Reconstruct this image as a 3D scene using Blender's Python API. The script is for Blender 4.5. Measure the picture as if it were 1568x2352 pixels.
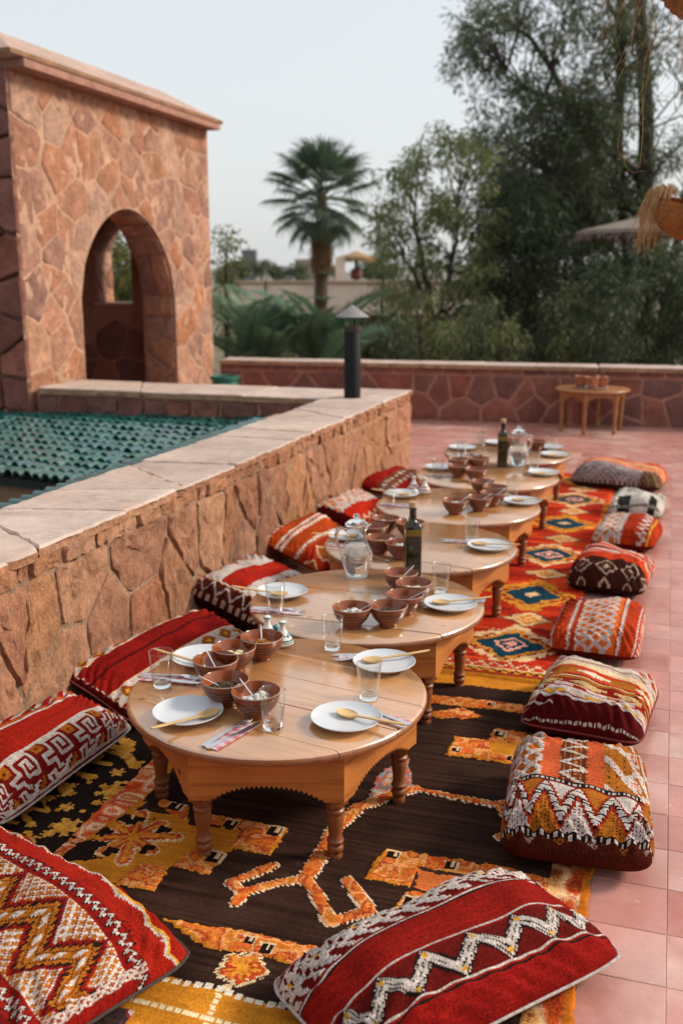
import bpy, math, random
import numpy as np
from mathutils import Vector, Matrix, noise as mnoise

for _o in list(bpy.data.objects):
    bpy.data.objects.remove(_o)
SC = bpy.context.scene
COL = SC.collection
R = math.radians

# ------------------------------------------------------------------ camera
EYE = (0.0, 0.0, 1.6)
_f, _vx, _vy = 2287.0, 761.0, 536.0           # focal length and row vanishing point, in px of a 1568 x 2352 frame
_Y = np.array([_vx, _vy, _f]); _Y /= np.linalg.norm(_Y)
_p = math.atan2(_vy, _f)
_Z = np.array([0, math.cos(_p), -math.sin(_p)])
_X = np.cross(_Y, _Z)
_X = -_X if _X[0] < 0 else _X
CAMR = np.stack([_X, _Y, _Z])                 # rows: world axes in (right, up, forward)
cam_data = bpy.data.cameras.new('camera')
cam = bpy.data.objects.new('camera', cam_data)
COL.objects.link(cam)
_m = Matrix.Identity(4)
for _i in range(3):
    _m[_i][0], _m[_i][1], _m[_i][2], _m[_i][3] = CAMR[_i, 0], CAMR[_i, 1], -CAMR[_i, 2], EYE[_i]
cam.matrix_world = _m
cam_data.sensor_fit = 'VERTICAL'
cam_data.sensor_height = 36.0
cam_data.lens = 35.0
cam_data.clip_end = 20000
cam_data.dof.use_dof = True
cam_data.dof.focus_distance = 2.8
cam_data.dof.aperture_fstop = 2.7
SC.camera = cam

# ------------------------------------------------------------------ world, sun, exposure
SUN_AZ, SUN_EL = 66.0, 33.0                    # azimuth from +Y towards +X, elevation
w = bpy.data.worlds.new('World'); SC.world = w; w.use_nodes = True
nt = w.node_tree; nt.nodes.clear()
sky = nt.nodes.new('ShaderNodeTexSky'); sky.sky_type = 'NISHITA'; sky.sun_disc = False
sky.sun_elevation = R(SUN_EL); sky.sun_rotation = R(SUN_AZ)
sky.air_density = 1.0; sky.dust_density = 4.0; sky.ozone_density = 1.0
b1 = nt.nodes.new('ShaderNodeBackground'); b1.inputs['Strength'].default_value = 0.05
b2 = nt.nodes.new('ShaderNodeBackground'); b2.inputs['Color'].default_value = (0.655, 0.672, 0.668, 1)   # thin even cloud
b2.inputs['Strength'].default_value = 0.95
ad = nt.nodes.new('ShaderNodeAddShader'); ow = nt.nodes.new('ShaderNodeOutputWorld')
nt.links.new(sky.outputs[0], b1.inputs['Color']); nt.links.new(b1.outputs[0], ad.inputs[0])
nt.links.new(b2.outputs[0], ad.inputs[1]); nt.links.new(ad.outputs[0], ow.inputs['Surface'])
sun_d = bpy.data.lights.new('sun', 'SUN'); sun_d.energy = 3.2; sun_d.angle = R(12); sun_d.color = (1.0, 0.90, 0.76)
sun = bpy.data.objects.new('sun', sun_d); COL.objects.link(sun)
_sd = Vector((math.sin(R(SUN_AZ)) * math.cos(R(SUN_EL)), math.cos(R(SUN_AZ)) * math.cos(R(SUN_EL)), math.sin(R(SUN_EL))))
sun.rotation_euler = _sd.to_track_quat('Z', 'Y').to_euler()
sun.location = (6, 4, 9)
SC.view_settings.view_transform = 'Standard'; SC.view_settings.look = 'None'
SC.view_settings.exposure = 0.12; SC.view_settings.gamma = 1.0
SC.view_settings.use_curve_mapping = False
SC.render.engine = 'CYCLES'
SC.cycles.max_bounces = 12; SC.cycles.transmission_bounces = 12; SC.cycles.transparent_max_bounces = 12
SC.cycles.caustics_reflective = False; SC.cycles.caustics_refractive = True; SC.cycles.blur_glossy = 1.0
SC.cycles.use_denoising = True

# ------------------------------------------------------------------ helpers
rnd = random.Random(7)


def at(x, y, z=0.0):
    """World point on the level z seen at (x, y) of a 1568 x 2352 frame: used to survey the terrace."""
    d = CAMR @ np.array([x - 784.0, 1176.0 - y, _f])
    t = (z - EYE[2]) / d[2]
    return Vector((d[0] * t, d[1] * t, z))


def far(x, y, dist):
    """World point at ground distance dist (along Y) in the direction of (x, y)."""
    d = CAMR @ np.array([x - 784.0, 1176.0 - y, _f])
    t = dist / d[1]
    return Vector((d[0] * t, d[1] * t, EYE[2] + d[2] * t))


def in_frame(P, pad=0.0):
    v = CAMR.T @ (np.array(P) - np.array(EYE))
    if v[2] < 0.1:
        return None
    x, y = 784 + _f * v[0] / v[2], 1176 - _f * v[1] / v[2]
    if -pad < x < 1568 + pad and -pad < y < 2352 + pad:
        return v[2]
    return None


def lin(h):
    h = h.lstrip('#')
    c = [int(h[i:i + 2], 16) / 255 for i in (0, 2, 4)]
    return tuple((v / 12.92 if v <= .04045 else ((v + .055) / 1.055) ** 2.4) for v in c)


def tag(o, label=None, cat=None, group=None, kind=None):
    if label: o['label'] = label
    if cat: o['category'] = cat
    if group: o['group'] = group
    if kind: o['kind'] = kind
    return o


def link(name, data, parent=None, loc=(0, 0, 0), rot=(0, 0, 0)):
    o = bpy.data.objects.new(name, data)
    COL.objects.link(o)
    o.location = loc; o.rotation_euler = rot
    if parent: o.parent = parent
    return o


def empty(name, loc=(0, 0, 0), rz=0.0):
    o = link(name, None, None, loc, (0, 0, rz)); o.empty_display_size = 0.05
    return o


class MB:
    def __init__(self):
        self.v = []; self.f = []; self.m = []

    def add(self, vs, fs, mi=0):
        n = len(self.v)
        self.v.extend([tuple(p) for p in vs])
        self.f.extend([tuple(i + n for i in f) for f in fs])
        self.m.extend([mi] * len(fs))
        return self

    def box(self, c, s, rz=0.0, bev=0.0):
        x, y, z = s[0] / 2, s[1] / 2, s[2] / 2
        cs, sn = math.cos(rz), math.sin(rz)
        if bev <= 0:
            vs = [(i * x, j * y, k * z) for k in (-1, 1) for j in (-1, 1) for i in (-1, 1)]
            fs = [(0, 2, 3, 1), (4, 5, 7, 6), (0, 1, 5, 4), (2, 6, 7, 3), (0, 4, 6, 2), (1, 3, 7, 5)]
        else:
            vs = []
            for zz, q in ((-z, bev), (-z + bev, 0), (z - bev, 0), (z, bev)):
                a, b = x - q, y - q
                vs += [(-a, -b, zz), (a, -b, zz), (a, b, zz), (-a, b, zz)]
            fs = [(3, 2, 1, 0), (12, 13, 14, 15)]
            for k in range(3):
                for i in range(4):
                    j = (i + 1) % 4
                    fs.append((4 * k + i, 4 * k + j, 4 * k + 4 + j, 4 * k + 4 + i))
        vs = [(c[0] + cs * a - sn * b, c[1] + sn * a + cs * b, c[2] + d) for a, b, d in vs]
        return self.add(vs, fs)

    def rings(self, rings, cap0=True, cap1=True, closed=True, mi=0):
        n = len(rings[0]); vs = [p for r in rings for p in r]; fs = []
        for k in range(len(rings) - 1):
            for i in range(n if closed else n - 1):
                j = (i + 1) % n
                fs.append((k * n + i, k * n + j, (k + 1) * n + j, (k + 1) * n + i))
        if cap0: fs.append(tuple(range(n - 1, -1, -1)))
        if cap1: fs.append(tuple((len(rings) - 1) * n + i for i in range(n)))
        return self.add(vs, fs, mi)

    def lathe(self, prof, n=24, c=(0, 0, 0), cap0=True, cap1=True, sq=0.0):
        rr = []
        for r, z in prof:
            ring = []
            for i in range(n):
                a = 2 * math.pi * i / n
                ring.append((c[0] + r * math.cos(a), c[1] + r * math.sin(a), c[2] + z))
            rr.append(ring)
        return self.rings(rr, cap0, cap1)

    def tube(self, pts, rad, n=6, cap=True):
        pts = [Vector(p) for p in pts]
        if not isinstance(rad, (list, tuple)): rad = [rad] * len(pts)
        rr = []
        up = Vector((0, 0, 1))
        prev = None
        for i, p in enumerate(pts):
            t = (pts[min(i + 1, len(pts) - 1)] - pts[max(i - 1, 0)]).normalized()
            if prev is None:
                a = t.cross(up)
                if a.length < 1e-3: a = t.cross(Vector((1, 0, 0)))
            else:
                a = prev - t * prev.dot(t)
            a.normalize(); prev = a
            b = t.cross(a)
            rr.append([tuple(p + (a * math.cos(2 * math.pi * k / n) + b * math.sin(2 * math.pi * k / n)) * rad[i]) for k in range(n)])
        return self.rings(rr, cap, cap)

    def mesh(self, name, mats, smooth=False):
        me = bpy.data.meshes.new(name)
        me.from_pydata(self.v, [], self.f)
        for mm in (mats if isinstance(mats, (list, tuple)) else [mats]): me.materials.append(mm)
        if any(self.m): me.polygons.foreach_set('material_index', self.m)
        if smooth: me.polygons.foreach_set('use_smooth', [True] * len(me.polygons))
        me.update()
        return me

    def build(self, name, mats, parent=None, smooth=False, loc=(0, 0, 0), rot=(0, 0, 0)):
        return link(name, self.mesh(name, mats, smooth), parent, loc, rot)


def smooth_by_angle(me, deg=40):
    me.polygons.foreach_set('use_smooth', [True] * len(me.polygons))
    try: me.set_sharp_from_angle(angle=R(deg))
    except Exception: pass
    return me


def copy_tree(o, parent=None):
    c = o.copy(); COL.objects.link(c); c.parent = parent
    for ch in [k for k in bpy.data.objects if k.parent == o and k != c]:
        copy_tree(ch, c)
    return c


# ------------------------------------------------------------------ materials
def mat(name, base=(.5, .5, .5), rough=.6, spec=.5, metal=0.0, ramp=None, noise=None, bump=(), coat=0.0, sheen=0.0,
        trans=0.0, ior=1.45, stretch=None, blotch=None, alpha_tr=0.0, rough_noise=None, subsurf=0.0):
    """ramp: colours picked per object at random.  noise: (scale, strength, (lo, hi)) value mottling.
    blotch: (scale, colour, lo, hi) patches of a second colour.  bump: list of (scale, strength, distance)."""
    m = bpy.data.materials.new(name); m.use_nodes = True
    t = m.node_tree; N = t.nodes; L = t.links
    p = N['Principled BSDF']
    p.inputs['Roughness'].default_value = rough
    p.inputs['Specular IOR Level'].default_value = spec
    p.inputs['Metallic'].default_value = metal
    p.inputs['IOR'].default_value = ior
    p.inputs['Coat Weight'].default_value = coat
    p.inputs['Coat Roughness'].default_value = 0.12
    p.inputs['Sheen Weight'].default_value = sheen
    p.inputs['Transmission Weight'].default_value = trans
    tc = N.new('ShaderNodeTexCoord'); mp = N.new('ShaderNodeMapping')
    L.new(tc.outputs['Object'], mp.inputs['Vector'])
    if stretch: mp.inputs['Scale'].default_value = stretch
    oi = N.new('ShaderNodeObjectInfo')
    ml = N.new('ShaderNodeVectorMath'); ml.operation = 'MULTIPLY_ADD'
    L.new(oi.outputs['Random'], ml.inputs[0]); ml.inputs[1].default_value = (37, 17, 29)
    L.new(mp.outputs[0], ml.inputs[2])
    vec = ml.outputs[0]
    if ramp:
        cr = N.new('ShaderNodeValToRGB'); e = cr.color_ramp.elements
        for i, c in enumerate(ramp):
            pos = i / max(1, len(ramp) - 1)
            el = e[i] if i < 2 else e.new(pos)
            el.position = pos; el.color = (*c, 1)
        L.new(oi.outputs['Random'], cr.inputs[0]); col = cr.outputs[0]
    else:
        rg = N.new('ShaderNodeRGB'); rg.outputs[0].default_value = (*base, 1); col = rg.outputs[0]
    if blotch:
        for sc, c2, lo, hi in (blotch if isinstance(blotch, list) else [blotch]):
            nz = N.new('ShaderNodeTexNoise'); nz.inputs['Scale'].default_value = sc; nz.inputs['Detail'].default_value = 5
            L.new(vec, nz.inputs['Vector'])
            mr = N.new('ShaderNodeMapRange'); mr.inputs[1].default_value = lo; mr.inputs[2].default_value = hi
            L.new(nz.outputs[0], mr.inputs[0])
            mx = N.new('ShaderNodeMixRGB'); L.new(mr.outputs[0], mx.inputs[0]); L.new(col, mx.inputs[1]); mx.inputs[2].default_value = (*c2, 1)
            col = mx.outputs[0]
    if noise:
        for sc, lo, hi in (noise if isinstance(noise, list) else [noise]):
            nz = N.new('ShaderNodeTexNoise'); nz.inputs['Scale'].default_value = sc; nz.inputs['Detail'].default_value = 6
            nz.inputs['Roughness'].default_value = .62
            L.new(vec, nz.inputs['Vector'])
            mr = N.new('ShaderNodeMapRange'); mr.inputs[1].default_value = .28; mr.inputs[2].default_value = .72
            mr.inputs[3].default_value = lo; mr.inputs[4].default_value = hi
            L.new(nz.outputs[0], mr.inputs[0])
            mx = N.new('ShaderNodeMixRGB'); mx.blend_type = 'MULTIPLY'; mx.inputs[0].default_value = 1
            L.new(col, mx.inputs[1]); L.new(mr.outputs[0], mx.inputs[2]); col = mx.outputs[0]
    L.new(col, p.inputs['Base Color'])
    if rough_noise:
        nz = N.new('ShaderNodeTexNoise'); nz.inputs['Scale'].default_value = rough_noise[0]; L.new(vec, nz.inputs['Vector'])
        mr = N.new('ShaderNodeMapRange'); mr.inputs[1].default_value = .3; mr.inputs[2].default_value = .7
        mr.inputs[3].default_value = rough_noise[1]; mr.inputs[4].default_value = rough_noise[2]
        L.new(nz.outputs[0], mr.inputs[0]); L.new(mr.outputs[0], p.inputs['Roughness'])
    nrm = None
    for sc, st, di in bump:
        nz = N.new('ShaderNodeTexNoise'); nz.inputs['Scale'].default_value = sc; nz.inputs['Detail'].default_value = 8
        nz.inputs['Roughness'].default_value = .65
        L.new(vec, nz.inputs['Vector'])
        bp = N.new('ShaderNodeBump'); bp.inputs['Strength'].default_value = st; bp.inputs['Distance'].default_value = di
        L.new(nz.outputs[0], bp.inputs['Height'])
        if nrm: L.new(nrm, bp.inputs['Normal'])
        nrm = bp.outputs[0]
    if nrm: L.new(nrm, p.inputs['Normal'])
    if alpha_tr:
        tr = N.new('ShaderNodeBsdfTranslucent'); L.new(col, tr.inputs['Color'])
        ms = N.new('ShaderNodeMixShader'); ms.inputs[0].default_value = alpha_tr
        L.new(p.outputs[0], ms.inputs[1]); L.new(tr.outputs[0], ms.inputs[2])
        L.new(ms.outputs[0], N['Material Output'].inputs['Surface'])
    return m


def attr_mat(name, rough=.95, bump_scale=300, bump=.8, dist=.003, sheen=.0, mott=(9, .78, 1.15), fine=(380, .45, 1.5)):
    m = bpy.data.materials.new(name); m.use_nodes = True
    t = m.node_tree; N = t.nodes; L = t.links; p = N['Principled BSDF']
    p.inputs['Roughness'].default_value = rough; p.inputs['Specular IOR Level'].default_value = .06
    p.inputs['Sheen Weight'].default_value = sheen; p.inputs['Sheen Roughness'].default_value = .6
    at_ = N.new('ShaderNodeAttribute'); at_.attribute_name = 'weave'
    tc = N.new('ShaderNodeTexCoord'); col = at_.outputs['Color']
    for sc, lo, hi in (mott, fine):
        nz = N.new('ShaderNodeTexNoise'); nz.inputs['Scale'].default_value = sc; nz.inputs['Detail'].default_value = 4
        L.new(tc.outputs['Object'], nz.inputs['Vector'])
        mr = N.new('ShaderNodeMapRange'); mr.inputs[1].default_value = .3; mr.inputs[2].default_value = .7
        mr.inputs[3].default_value = lo; mr.inputs[4].default_value = hi
        L.new(nz.outputs[0], mr.inputs[0])
        mx = N.new('ShaderNodeMixRGB'); mx.blend_type = 'MULTIPLY'; mx.inputs[0].default_value = 1
        L.new(col, mx.inputs[1]); L.new(mr.outputs[0], mx.inputs[2]); col = mx.outputs[0]
    L.new(col, p.inputs['Base Color'])
    nz = N.new('ShaderNodeTexNoise'); nz.inputs['Scale'].default_value = bump_scale; nz.inputs['Detail'].default_value = 3
    L.new(tc.outputs['Object'], nz.inputs['Vector'])
    bp = N.new('ShaderNodeBump'); bp.inputs['Strength'].default_value = bump; bp.inputs['Distance'].default_value = dist
    L.new(nz.outputs[0], bp.inputs['Height']); L.new(bp.outputs[0], p.inputs['Normal'])
    return m


M = {}
M['stone'] = mat('stone', ramp=[(.45, .225, .125), (.40, .19, .105), (.48, .26, .155), (.42, .205, .125), (.36, .175, .11), (.46, .225, .115), (.44, .245, .16), (.42, .17, .09)],
                 rough=.9, spec=.15, noise=[(5, .72, 1.18), (30, .66, 1.22), (120, .8, 1.15)], bump=[(16, .8, .022), (55, .9, .012), (160, .6, .005)], stretch=(1, 1, .6))
M['stone_tower'] = mat('stone_tower', ramp=[(.50, .245, .145), (.43, .215, .145), (.53, .285, .18), (.34, .185, .145), (.47, .25, .175), (.51, .225, .125), (.40, .215, .165), (.54, .33, .24), (.48, .20, .105)],
                       rough=.9, spec=.15, noise=[(3.2, .6, 1.2), (14, .68, 1.2), (60, .76, 1.15)], bump=[(7, .8, .05), (30, .9, .02), (110, .5, .005)])
M['stone_shaded'] = mat('stone_shaded', ramp=[(.24, .088, .068), (.18, .076, .062), (.28, .10, .07), (.19, .095, .08), (.31, .12, .085), (.17, .088, .078), (.26, .108, .088)],
                      rough=.8, spec=.2, noise=[(5, .6, 1.2), (30, .78, 1.15)], bump=[(9, .7, .03), (50, .6, .010)])  # redder stone, with the shade of camera-facing walls put into its colour
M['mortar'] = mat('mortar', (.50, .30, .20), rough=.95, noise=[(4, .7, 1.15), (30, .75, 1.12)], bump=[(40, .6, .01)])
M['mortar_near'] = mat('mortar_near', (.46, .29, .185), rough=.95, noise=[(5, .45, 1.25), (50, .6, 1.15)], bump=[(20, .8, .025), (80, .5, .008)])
M['mortar_shaded'] = mat('mortar_shaded', (.36, .185, .135), rough=.95, noise=[(12, .65, 1.15)], bump=[(50, .5, .008)])  # darker mortar copy: shade of recesses and camera-facing walls in its colour
M['coping'] = mat('coping', ramp=[(.55, .425, .365), (.58, .455, .395), (.52, .395, .335), (.56, .43, .36)], rough=.75, spec=.3,
                  noise=[(2.2, .74, 1.1), (14, .84, 1.1), (60, .9, 1.06)], blotch=[(1.6, (.50, .335, .26), .50, .76), (9, (.40, .28, .22), .66, .80), (7, (.62, .52, .46), .62, .8)], bump=[(14, .4, .012), (70, .4, .004)])
M['coping_edge'] = mat('coping_edge', (.46, .275, .165), rough=.9, noise=[(10, .5, 1.25), (50, .7, 1.1)], bump=[(20, 1.0, .03), (70, .6, .01)])
M['tile'] = mat('terracotta_tile', ramp=[(.53, .245, .205), (.505, .22, .185), (.545, .262, .22), (.48, .20, .165), (.535, .252, .21), (.51, .225, .185)], rough=.3, spec=.55,
                noise=[(3, .82, 1.12), (14, .9, 1.08), (60, .94, 1.05)], blotch=[(1.3, (.63, .42, .36), .48, .72), (3.2, (.40, .12, .085), .55, .78), (22, (.66, .50, .44), .66, .76)], rough_noise=(4, .22, .48), coat=.2,
                bump=[(4, .15, .012)])
M['grout'] = mat('grout', (.60, .42, .36), rough=.9, noise=(20, .7, 1.1))
# ------------------------------------------------------------------ stone pieces
def clip(poly, px, py, nx, ny):
    """Keep the side where (p - P).n <= 0."""
    out = []
    for i in range(len(poly)):
        a, b = poly[i], poly[(i + 1) % len(poly)]
        da = (a[0] - px) * nx + (a[1] - py) * ny; db = (b[0] - px) * nx + (b[1] - py) * ny
        if da <= 0: out.append(a)
        if (da < 0 < db) or (db < 0 < da):
            t = da / (da - db); out.append((a[0] + t * (b[0] - a[0]), a[1] + t * (b[1] - a[1])))
    return out


def cells(u0, u1, v0, v1, size, gap, rg, aspect=1.0, jit=.42, hole=None, rows=False, drop=0.0):
    """Irregular convex stones filling a rectangle; hole(u, v) gives (px, py, nx, ny, inside) of a convex opening."""
    seeds = []
    nv = max(1, round((v1 - v0) / (size / aspect))); nu = max(1, round((u1 - u0) / size))
    for j in range(nv):
        for i in range(nu):
            u = u0 + (i + .5 + (.25 if j % 2 else -.25)) * (u1 - u0) / nu + rg.uniform(-jit, jit) * size
            v = v0 + (j + .5) * (v1 - v0) / nv + rg.uniform(-jit, jit) * size / aspect * (.25 if rows else 1)
            if drop and rg.random() < drop: continue
            if u0 - .02 < u < u1 + .02 and v0 - .02 < v < v1 + .02:
                seeds.append((min(max(u, u0 + .03), u1 - .03), min(max(v, v0 + .03), v1 - .03)))
    res = []
    for k, (u, v) in enumerate(seeds):
        if hole and hole(u, v)[4]: continue
        poly = [(u0 + gap / 2, v0 + gap / 2), (u1 - gap / 2, v0 + gap / 2), (u1 - gap / 2, v1 - gap / 2), (u0 + gap / 2, v1 - gap / 2)]
        near = sorted(range(len(seeds)), key=lambda q: (seeds[q][0] - u) ** 2 + ((seeds[q][1] - v) * aspect) ** 2)[1:26]
        for q in near:
            a, b = seeds[q]
            if hole and hole(a, b)[4]: continue
            # anisotropic bisector
            dx, dy = (a - u), (b - v) * aspect
            d = math.hypot(dx, dy)
            if d < 1e-4: continue
            nx, ny = dx / d, dy / d * aspect
            mx, my = (a + u) / 2, (b + v) / 2
            nn = math.hypot(nx, ny); nx /= nn; ny /= nn
            poly = clip(poly, mx - nx * gap / 2, my - ny * gap / 2, nx, ny)
            if len(poly) < 3: break
        if hole and len(poly) >= 3:
            px, py, nx, ny, _ = hole(u, v)
            poly = clip(poly, px, py, nx, ny)
        if len(poly) >= 3:
            ar = abs(sum(poly[i][0] * poly[(i + 1) % len(poly)][1] - poly[(i + 1) % len(poly)][0] * poly[i][1] for i in range(len(poly)))) / 2
            if ar > size * size / aspect * .06: res.append(poly)
    return res


def stone_mesh(poly, O, U, V, N, depth, rg, seg=.07, rough=.012, edge=.014, mats=None, fine=1.0, levels=(.10, .42)):
    """One stone: outline resampled and worn, face bulging unevenly out of the wall."""
    pts = []
    n = len(poly)
    for i in range(n):
        a, b = poly[i], poly[(i + 1) % n]
        L = math.hypot(b[0] - a[0], b[1] - a[1])
        if L < .012: continue
        c = min(.012, L * .2) / L                       # corners knocked off
        k = max(1, int(round(L * (1 - 2 * c) / seg)))
        for s in range(k + 1):
            t = c + (1 - 2 * c) * s / k
            pts.append((a[0] + t * (b[0] - a[0]), a[1] + t * (b[1] - a[1])))
    jt = edge * .42
    pts = [(p[0] + rg.uniform(-jt, jt), p[1] + rg.uniform(-jt, jt)) for p in pts]
    cx = sum(p[0] for p in pts) / len(pts); cy = sum(p[1] for p in pts) / len(pts)
    rad = sum(math.hypot(p[0] - cx, p[1] - cy) for p in pts) / len(pts)
    tu, tv = rg.uniform(-1, 1) * rough / rad * .5, rg.uniform(-1, 1) * rough / rad * .5
    O, U, V, N = Vector(O), Vector(U), Vector(V), Vector(N)
    sd = rg.uniform(0, 99)

    def P(u, v, h): return tuple(O + U * u + V * v + N * h)

    def hh(u, v):
        return depth + tu * (u - cx) + tv * (v - cy) + rough * 1.3 * mnoise.fractal(Vector((u * 11 * fine, v * 6 * fine, sd)), .8, 2.1, 4)
    rings = []
    for sh in (0, edge / rad * .45) + levels + (.72,):
        ring = []
        for (u, v) in pts:
            a, b = cx + (u - cx) * (1 - sh), cy + (v - cy) * (1 - sh)
            h = -.012 if sh == 0 else hh(a, b) * (.62 if len(rings) == 1 else 1)
            ring.append(P(a, b, h))
        rings.append(ring)
    m = MB()
    m.rings(rings, cap0=False, cap1=False)
    c = len(m.v); m.v.append(P(cx, cy, hh(cx, cy)))
    k = len(pts)
    for i in range(k):
        m.f.append((c - k + i, c - k + (i + 1) % k, c)); m.m.append(0)
    me = m.mesh('stone', mats)
    return me


def add_stones(parent, polys, O, U, V, N, depth, mats, rg, name='stone', **kw):
    for p in polys:
        me = stone_mesh(p, O, U, V, N, depth * rg.uniform(.7, 1.35), rg, mats=mats, **kw)
        smooth_by_angle(me, 35)
        link(name, me, parent)


def slab(poly, z0, z1, rg, mats, bev=.006, jag=.006, seg=.08, jagside=None):
    """A flagstone lying flat, its outline a little broken; material 1 is its rough edge."""
    pts = []
    n = len(poly)
    for i in range(n):
        a, b = poly[i], poly[(i + 1) % n]
        L = math.hypot(b[0] - a[0], b[1] - a[1]); k = max(1, int(round(L / seg)))
        for s in range(k):
            t = s / k
            pts.append((a[0] + t * (b[0] - a[0]) + rg.uniform(-jag, jag), a[1] + t * (b[1] - a[1]) + rg.uniform(-jag, jag)))
    cx = sum(p[0] for p in pts) / len(pts); cy = sum(p[1] for p in pts) / len(pts)
    rad = sum(math.hypot(p[0] - cx, p[1] - cy) for p in pts) / len(pts)
    s = 1 - bev / rad
    m = MB()
    m.rings([[(x, y, z0) for x, y in pts], [(x + rg.uniform(-jag, jag), y + rg.uniform(-jag, jag), (z0 + z1) / 2) for x, y in pts], [(x, y, z1 - bev) for x, y in pts]], True, False, mi=1 if len(mats) > 1 else 0)
    m.rings([[(x, y, z1 - bev) for x, y in pts], [(cx + (x - cx) * s, cy + (y - cy) * s, z1) for x, y in pts]], False, True, mi=0)
    return m.mesh('slab', mats)


def wall_body(name, pts, z0, z1, m, parent):
    """Solid core of a wall from its plan outline."""
    b = MB(); b.rings([[(x, y, z0) for x, y in pts], [(x, y, z1) for x, y in pts]])
    return b.build(name, m, parent)


# ------------------------------------------------------------------ terrace floor
floor = MB()
FZ = -.0022
floor.add([(-2.2, -3.2, FZ), (3.6, -3.2, FZ), (3.6, 12.0, FZ), (-2.2, 12.0, FZ)], [(0, 1, 2, 3)])
floor.add([(-5.2, 7.9, FZ), (-2.2, 7.9, FZ), (-2.2, 12.0, FZ), (-5.2, 12.0, FZ)], [(0, 1, 2, 3)])
floor_o = tag(floor.build('terrace_floor', M['grout']), kind='structure')
TS = .2
tb = MB(); tb.box((0, 0, -.004), (TS - .0019, TS - .0019, .008), bev=.0015)
tile_me = tb.mesh('tile', M['tile'])
near_tiles, rest = [], MB()
for ix in range(-27, 18):
    for iy in range(-10, 59):
        x, y = .1 + (ix + .5) * TS, .13 + (iy + .5) * TS
        if x < -2.0 and y < 8.05 or x < -5.0 or y > 11.52 + .08 * x: continue
        d = in_frame((x, y, 0), 60)
        hidden = (-1.85 < x < -.55 and 1.4 < y < 7.6) or (-1.9 < x < -.45 and y < 8.0 and y > 1.3) or (x < -2.6 and y < 10.5)
        if d and not hidden: near_tiles.append((d, x, y))
        else: rest.box((x, y, -.004), (TS - .0019, TS - .0019, .008))
near_tiles.sort()
for k, (d, x, y) in enumerate(near_tiles):
    if k < 300:
        o = link('tile', tile_me, floor_o, (x, y, rnd.uniform(-.0006, .0006)), (rnd.uniform(-.0015, .0015), rnd.uniform(-.0015, .0015), rnd.choice((0, 1, 2, 3)) * math.pi / 2))
    else: rest.box((x, y, -.004), (TS - .0019, TS - .0019, .008))
tag(rest.build('tile_field', M['tile'], floor_o), kind='stuff')

# ------------------------------------------------------------------ long wall beside the tables
rg = random.Random(11)
XF, XB, YN, YE, ZT = -2.0, -2.49, .6, 8.08, .70
lw = empty('stone_wall', (-2.25, 4.3, 0)); tag(lw, 'long low wall of rough brown stone with flagstone top beside the dining tables', 'wall')
lw.location = (0, 0, 0)
wall_body('core', [(XB, YN), (XF - .018, YN), (XF - .018, YE - .02), (XB, YE - .02)], -2.5, ZT - .038, M['mortar_near'], lw)
polys = cells(YN, YE, 0, ZT - .094, .255, .012, rg, aspect=.80, jit=.48, drop=.15)
add_stones(lw, polys, (XF - .018, 0, 0), (0, 1, 0), (0, 0, 1), (1, 0, 0), .012, M['stone'], rg, seg=.035, rough=.013, edge=.013, levels=(.07, .2, .38, .56), fine=2.2)
polys = cells(XB, XF - .01, 0, ZT - .085, .25, .016, rg, aspect=.8)
add_stones(lw, polys, (0, YE - .02, 0), (1, 0, 0), (0, 0, 1), (0, 1, 0), .02, M['stone'], rg, seg=.06, rough=.016)
# thin broken course just under the flagstones
y = YN
while y < YE - .05:
    L = rg.uniform(.05, .26); e = min(y + L, YE)
    add_stones(lw, [[(y + .003, ZT - .088 - rg.uniform(0, .012)), (e - .003, ZT - .088 - rg.uniform(0, .012)), (e - .003, ZT - .034), (y + .003, ZT - .034)]], (XF - .018, 0, 0), (0, 1, 0), (0, 0, 1), (1, 0, 0), .016 * rg.uniform(.6, 1.2), M['stone'], rg, seg=.03, rough=.012, edge=.008, fine=2.0)
    y = e
for p in cells(YN, YE + .01, XB - .015, XF + .002, .40, .006, rg, aspect=1.1, jit=.4):
    me = slab([(v, u) for u, v in p][::-1], ZT - .036, ZT + rg.uniform(-.003, .004), rg, [M['coping'], M['stone']], jag=.011, seg=.04, bev=.010)
    smooth_by_angle(me, 40); link('flagstone', me, lw)

# ------------------------------------------------------------------ ledge wall between tiled roof and back terrace
YL0, YL1 = 7.28, 7.98
lg = empty('ledge_wall'); tag(lg, 'low stone ledge wall with pale flat top between green tiles and arched tower', 'wall')
wall_body('core', [(-5.10, YL0 + .02), (XB - .001, YL0 + .02), (XB - .001, YL1 - .02), (-5.10, YL1 - .02)], -2.5, .645, M['mortar_shaded'], lg)
add_stones(lg, cells(-5.1, XB, .2, .64, .26, .016, rg, aspect=1.5, rows=True), (0, YL0 + .02, 0), (1, 0, 0), (0, 0, 1), (0, -1, 0), .02, M['stone_shaded'], rg, seg=.07, rough=.014)
for p in cells(-5.09, XB - .025, YL0 - .01, YL1, .5, .007, rg, aspect=1.0):
    me = slab(p, .648, .698 + rg.uniform(-.003, .003), rg, [M['coping'], M['coping_edge']], jag=.011, seg=.06)
    smooth_by_angle(me, 40); link('flagstone', me, lg)

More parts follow.
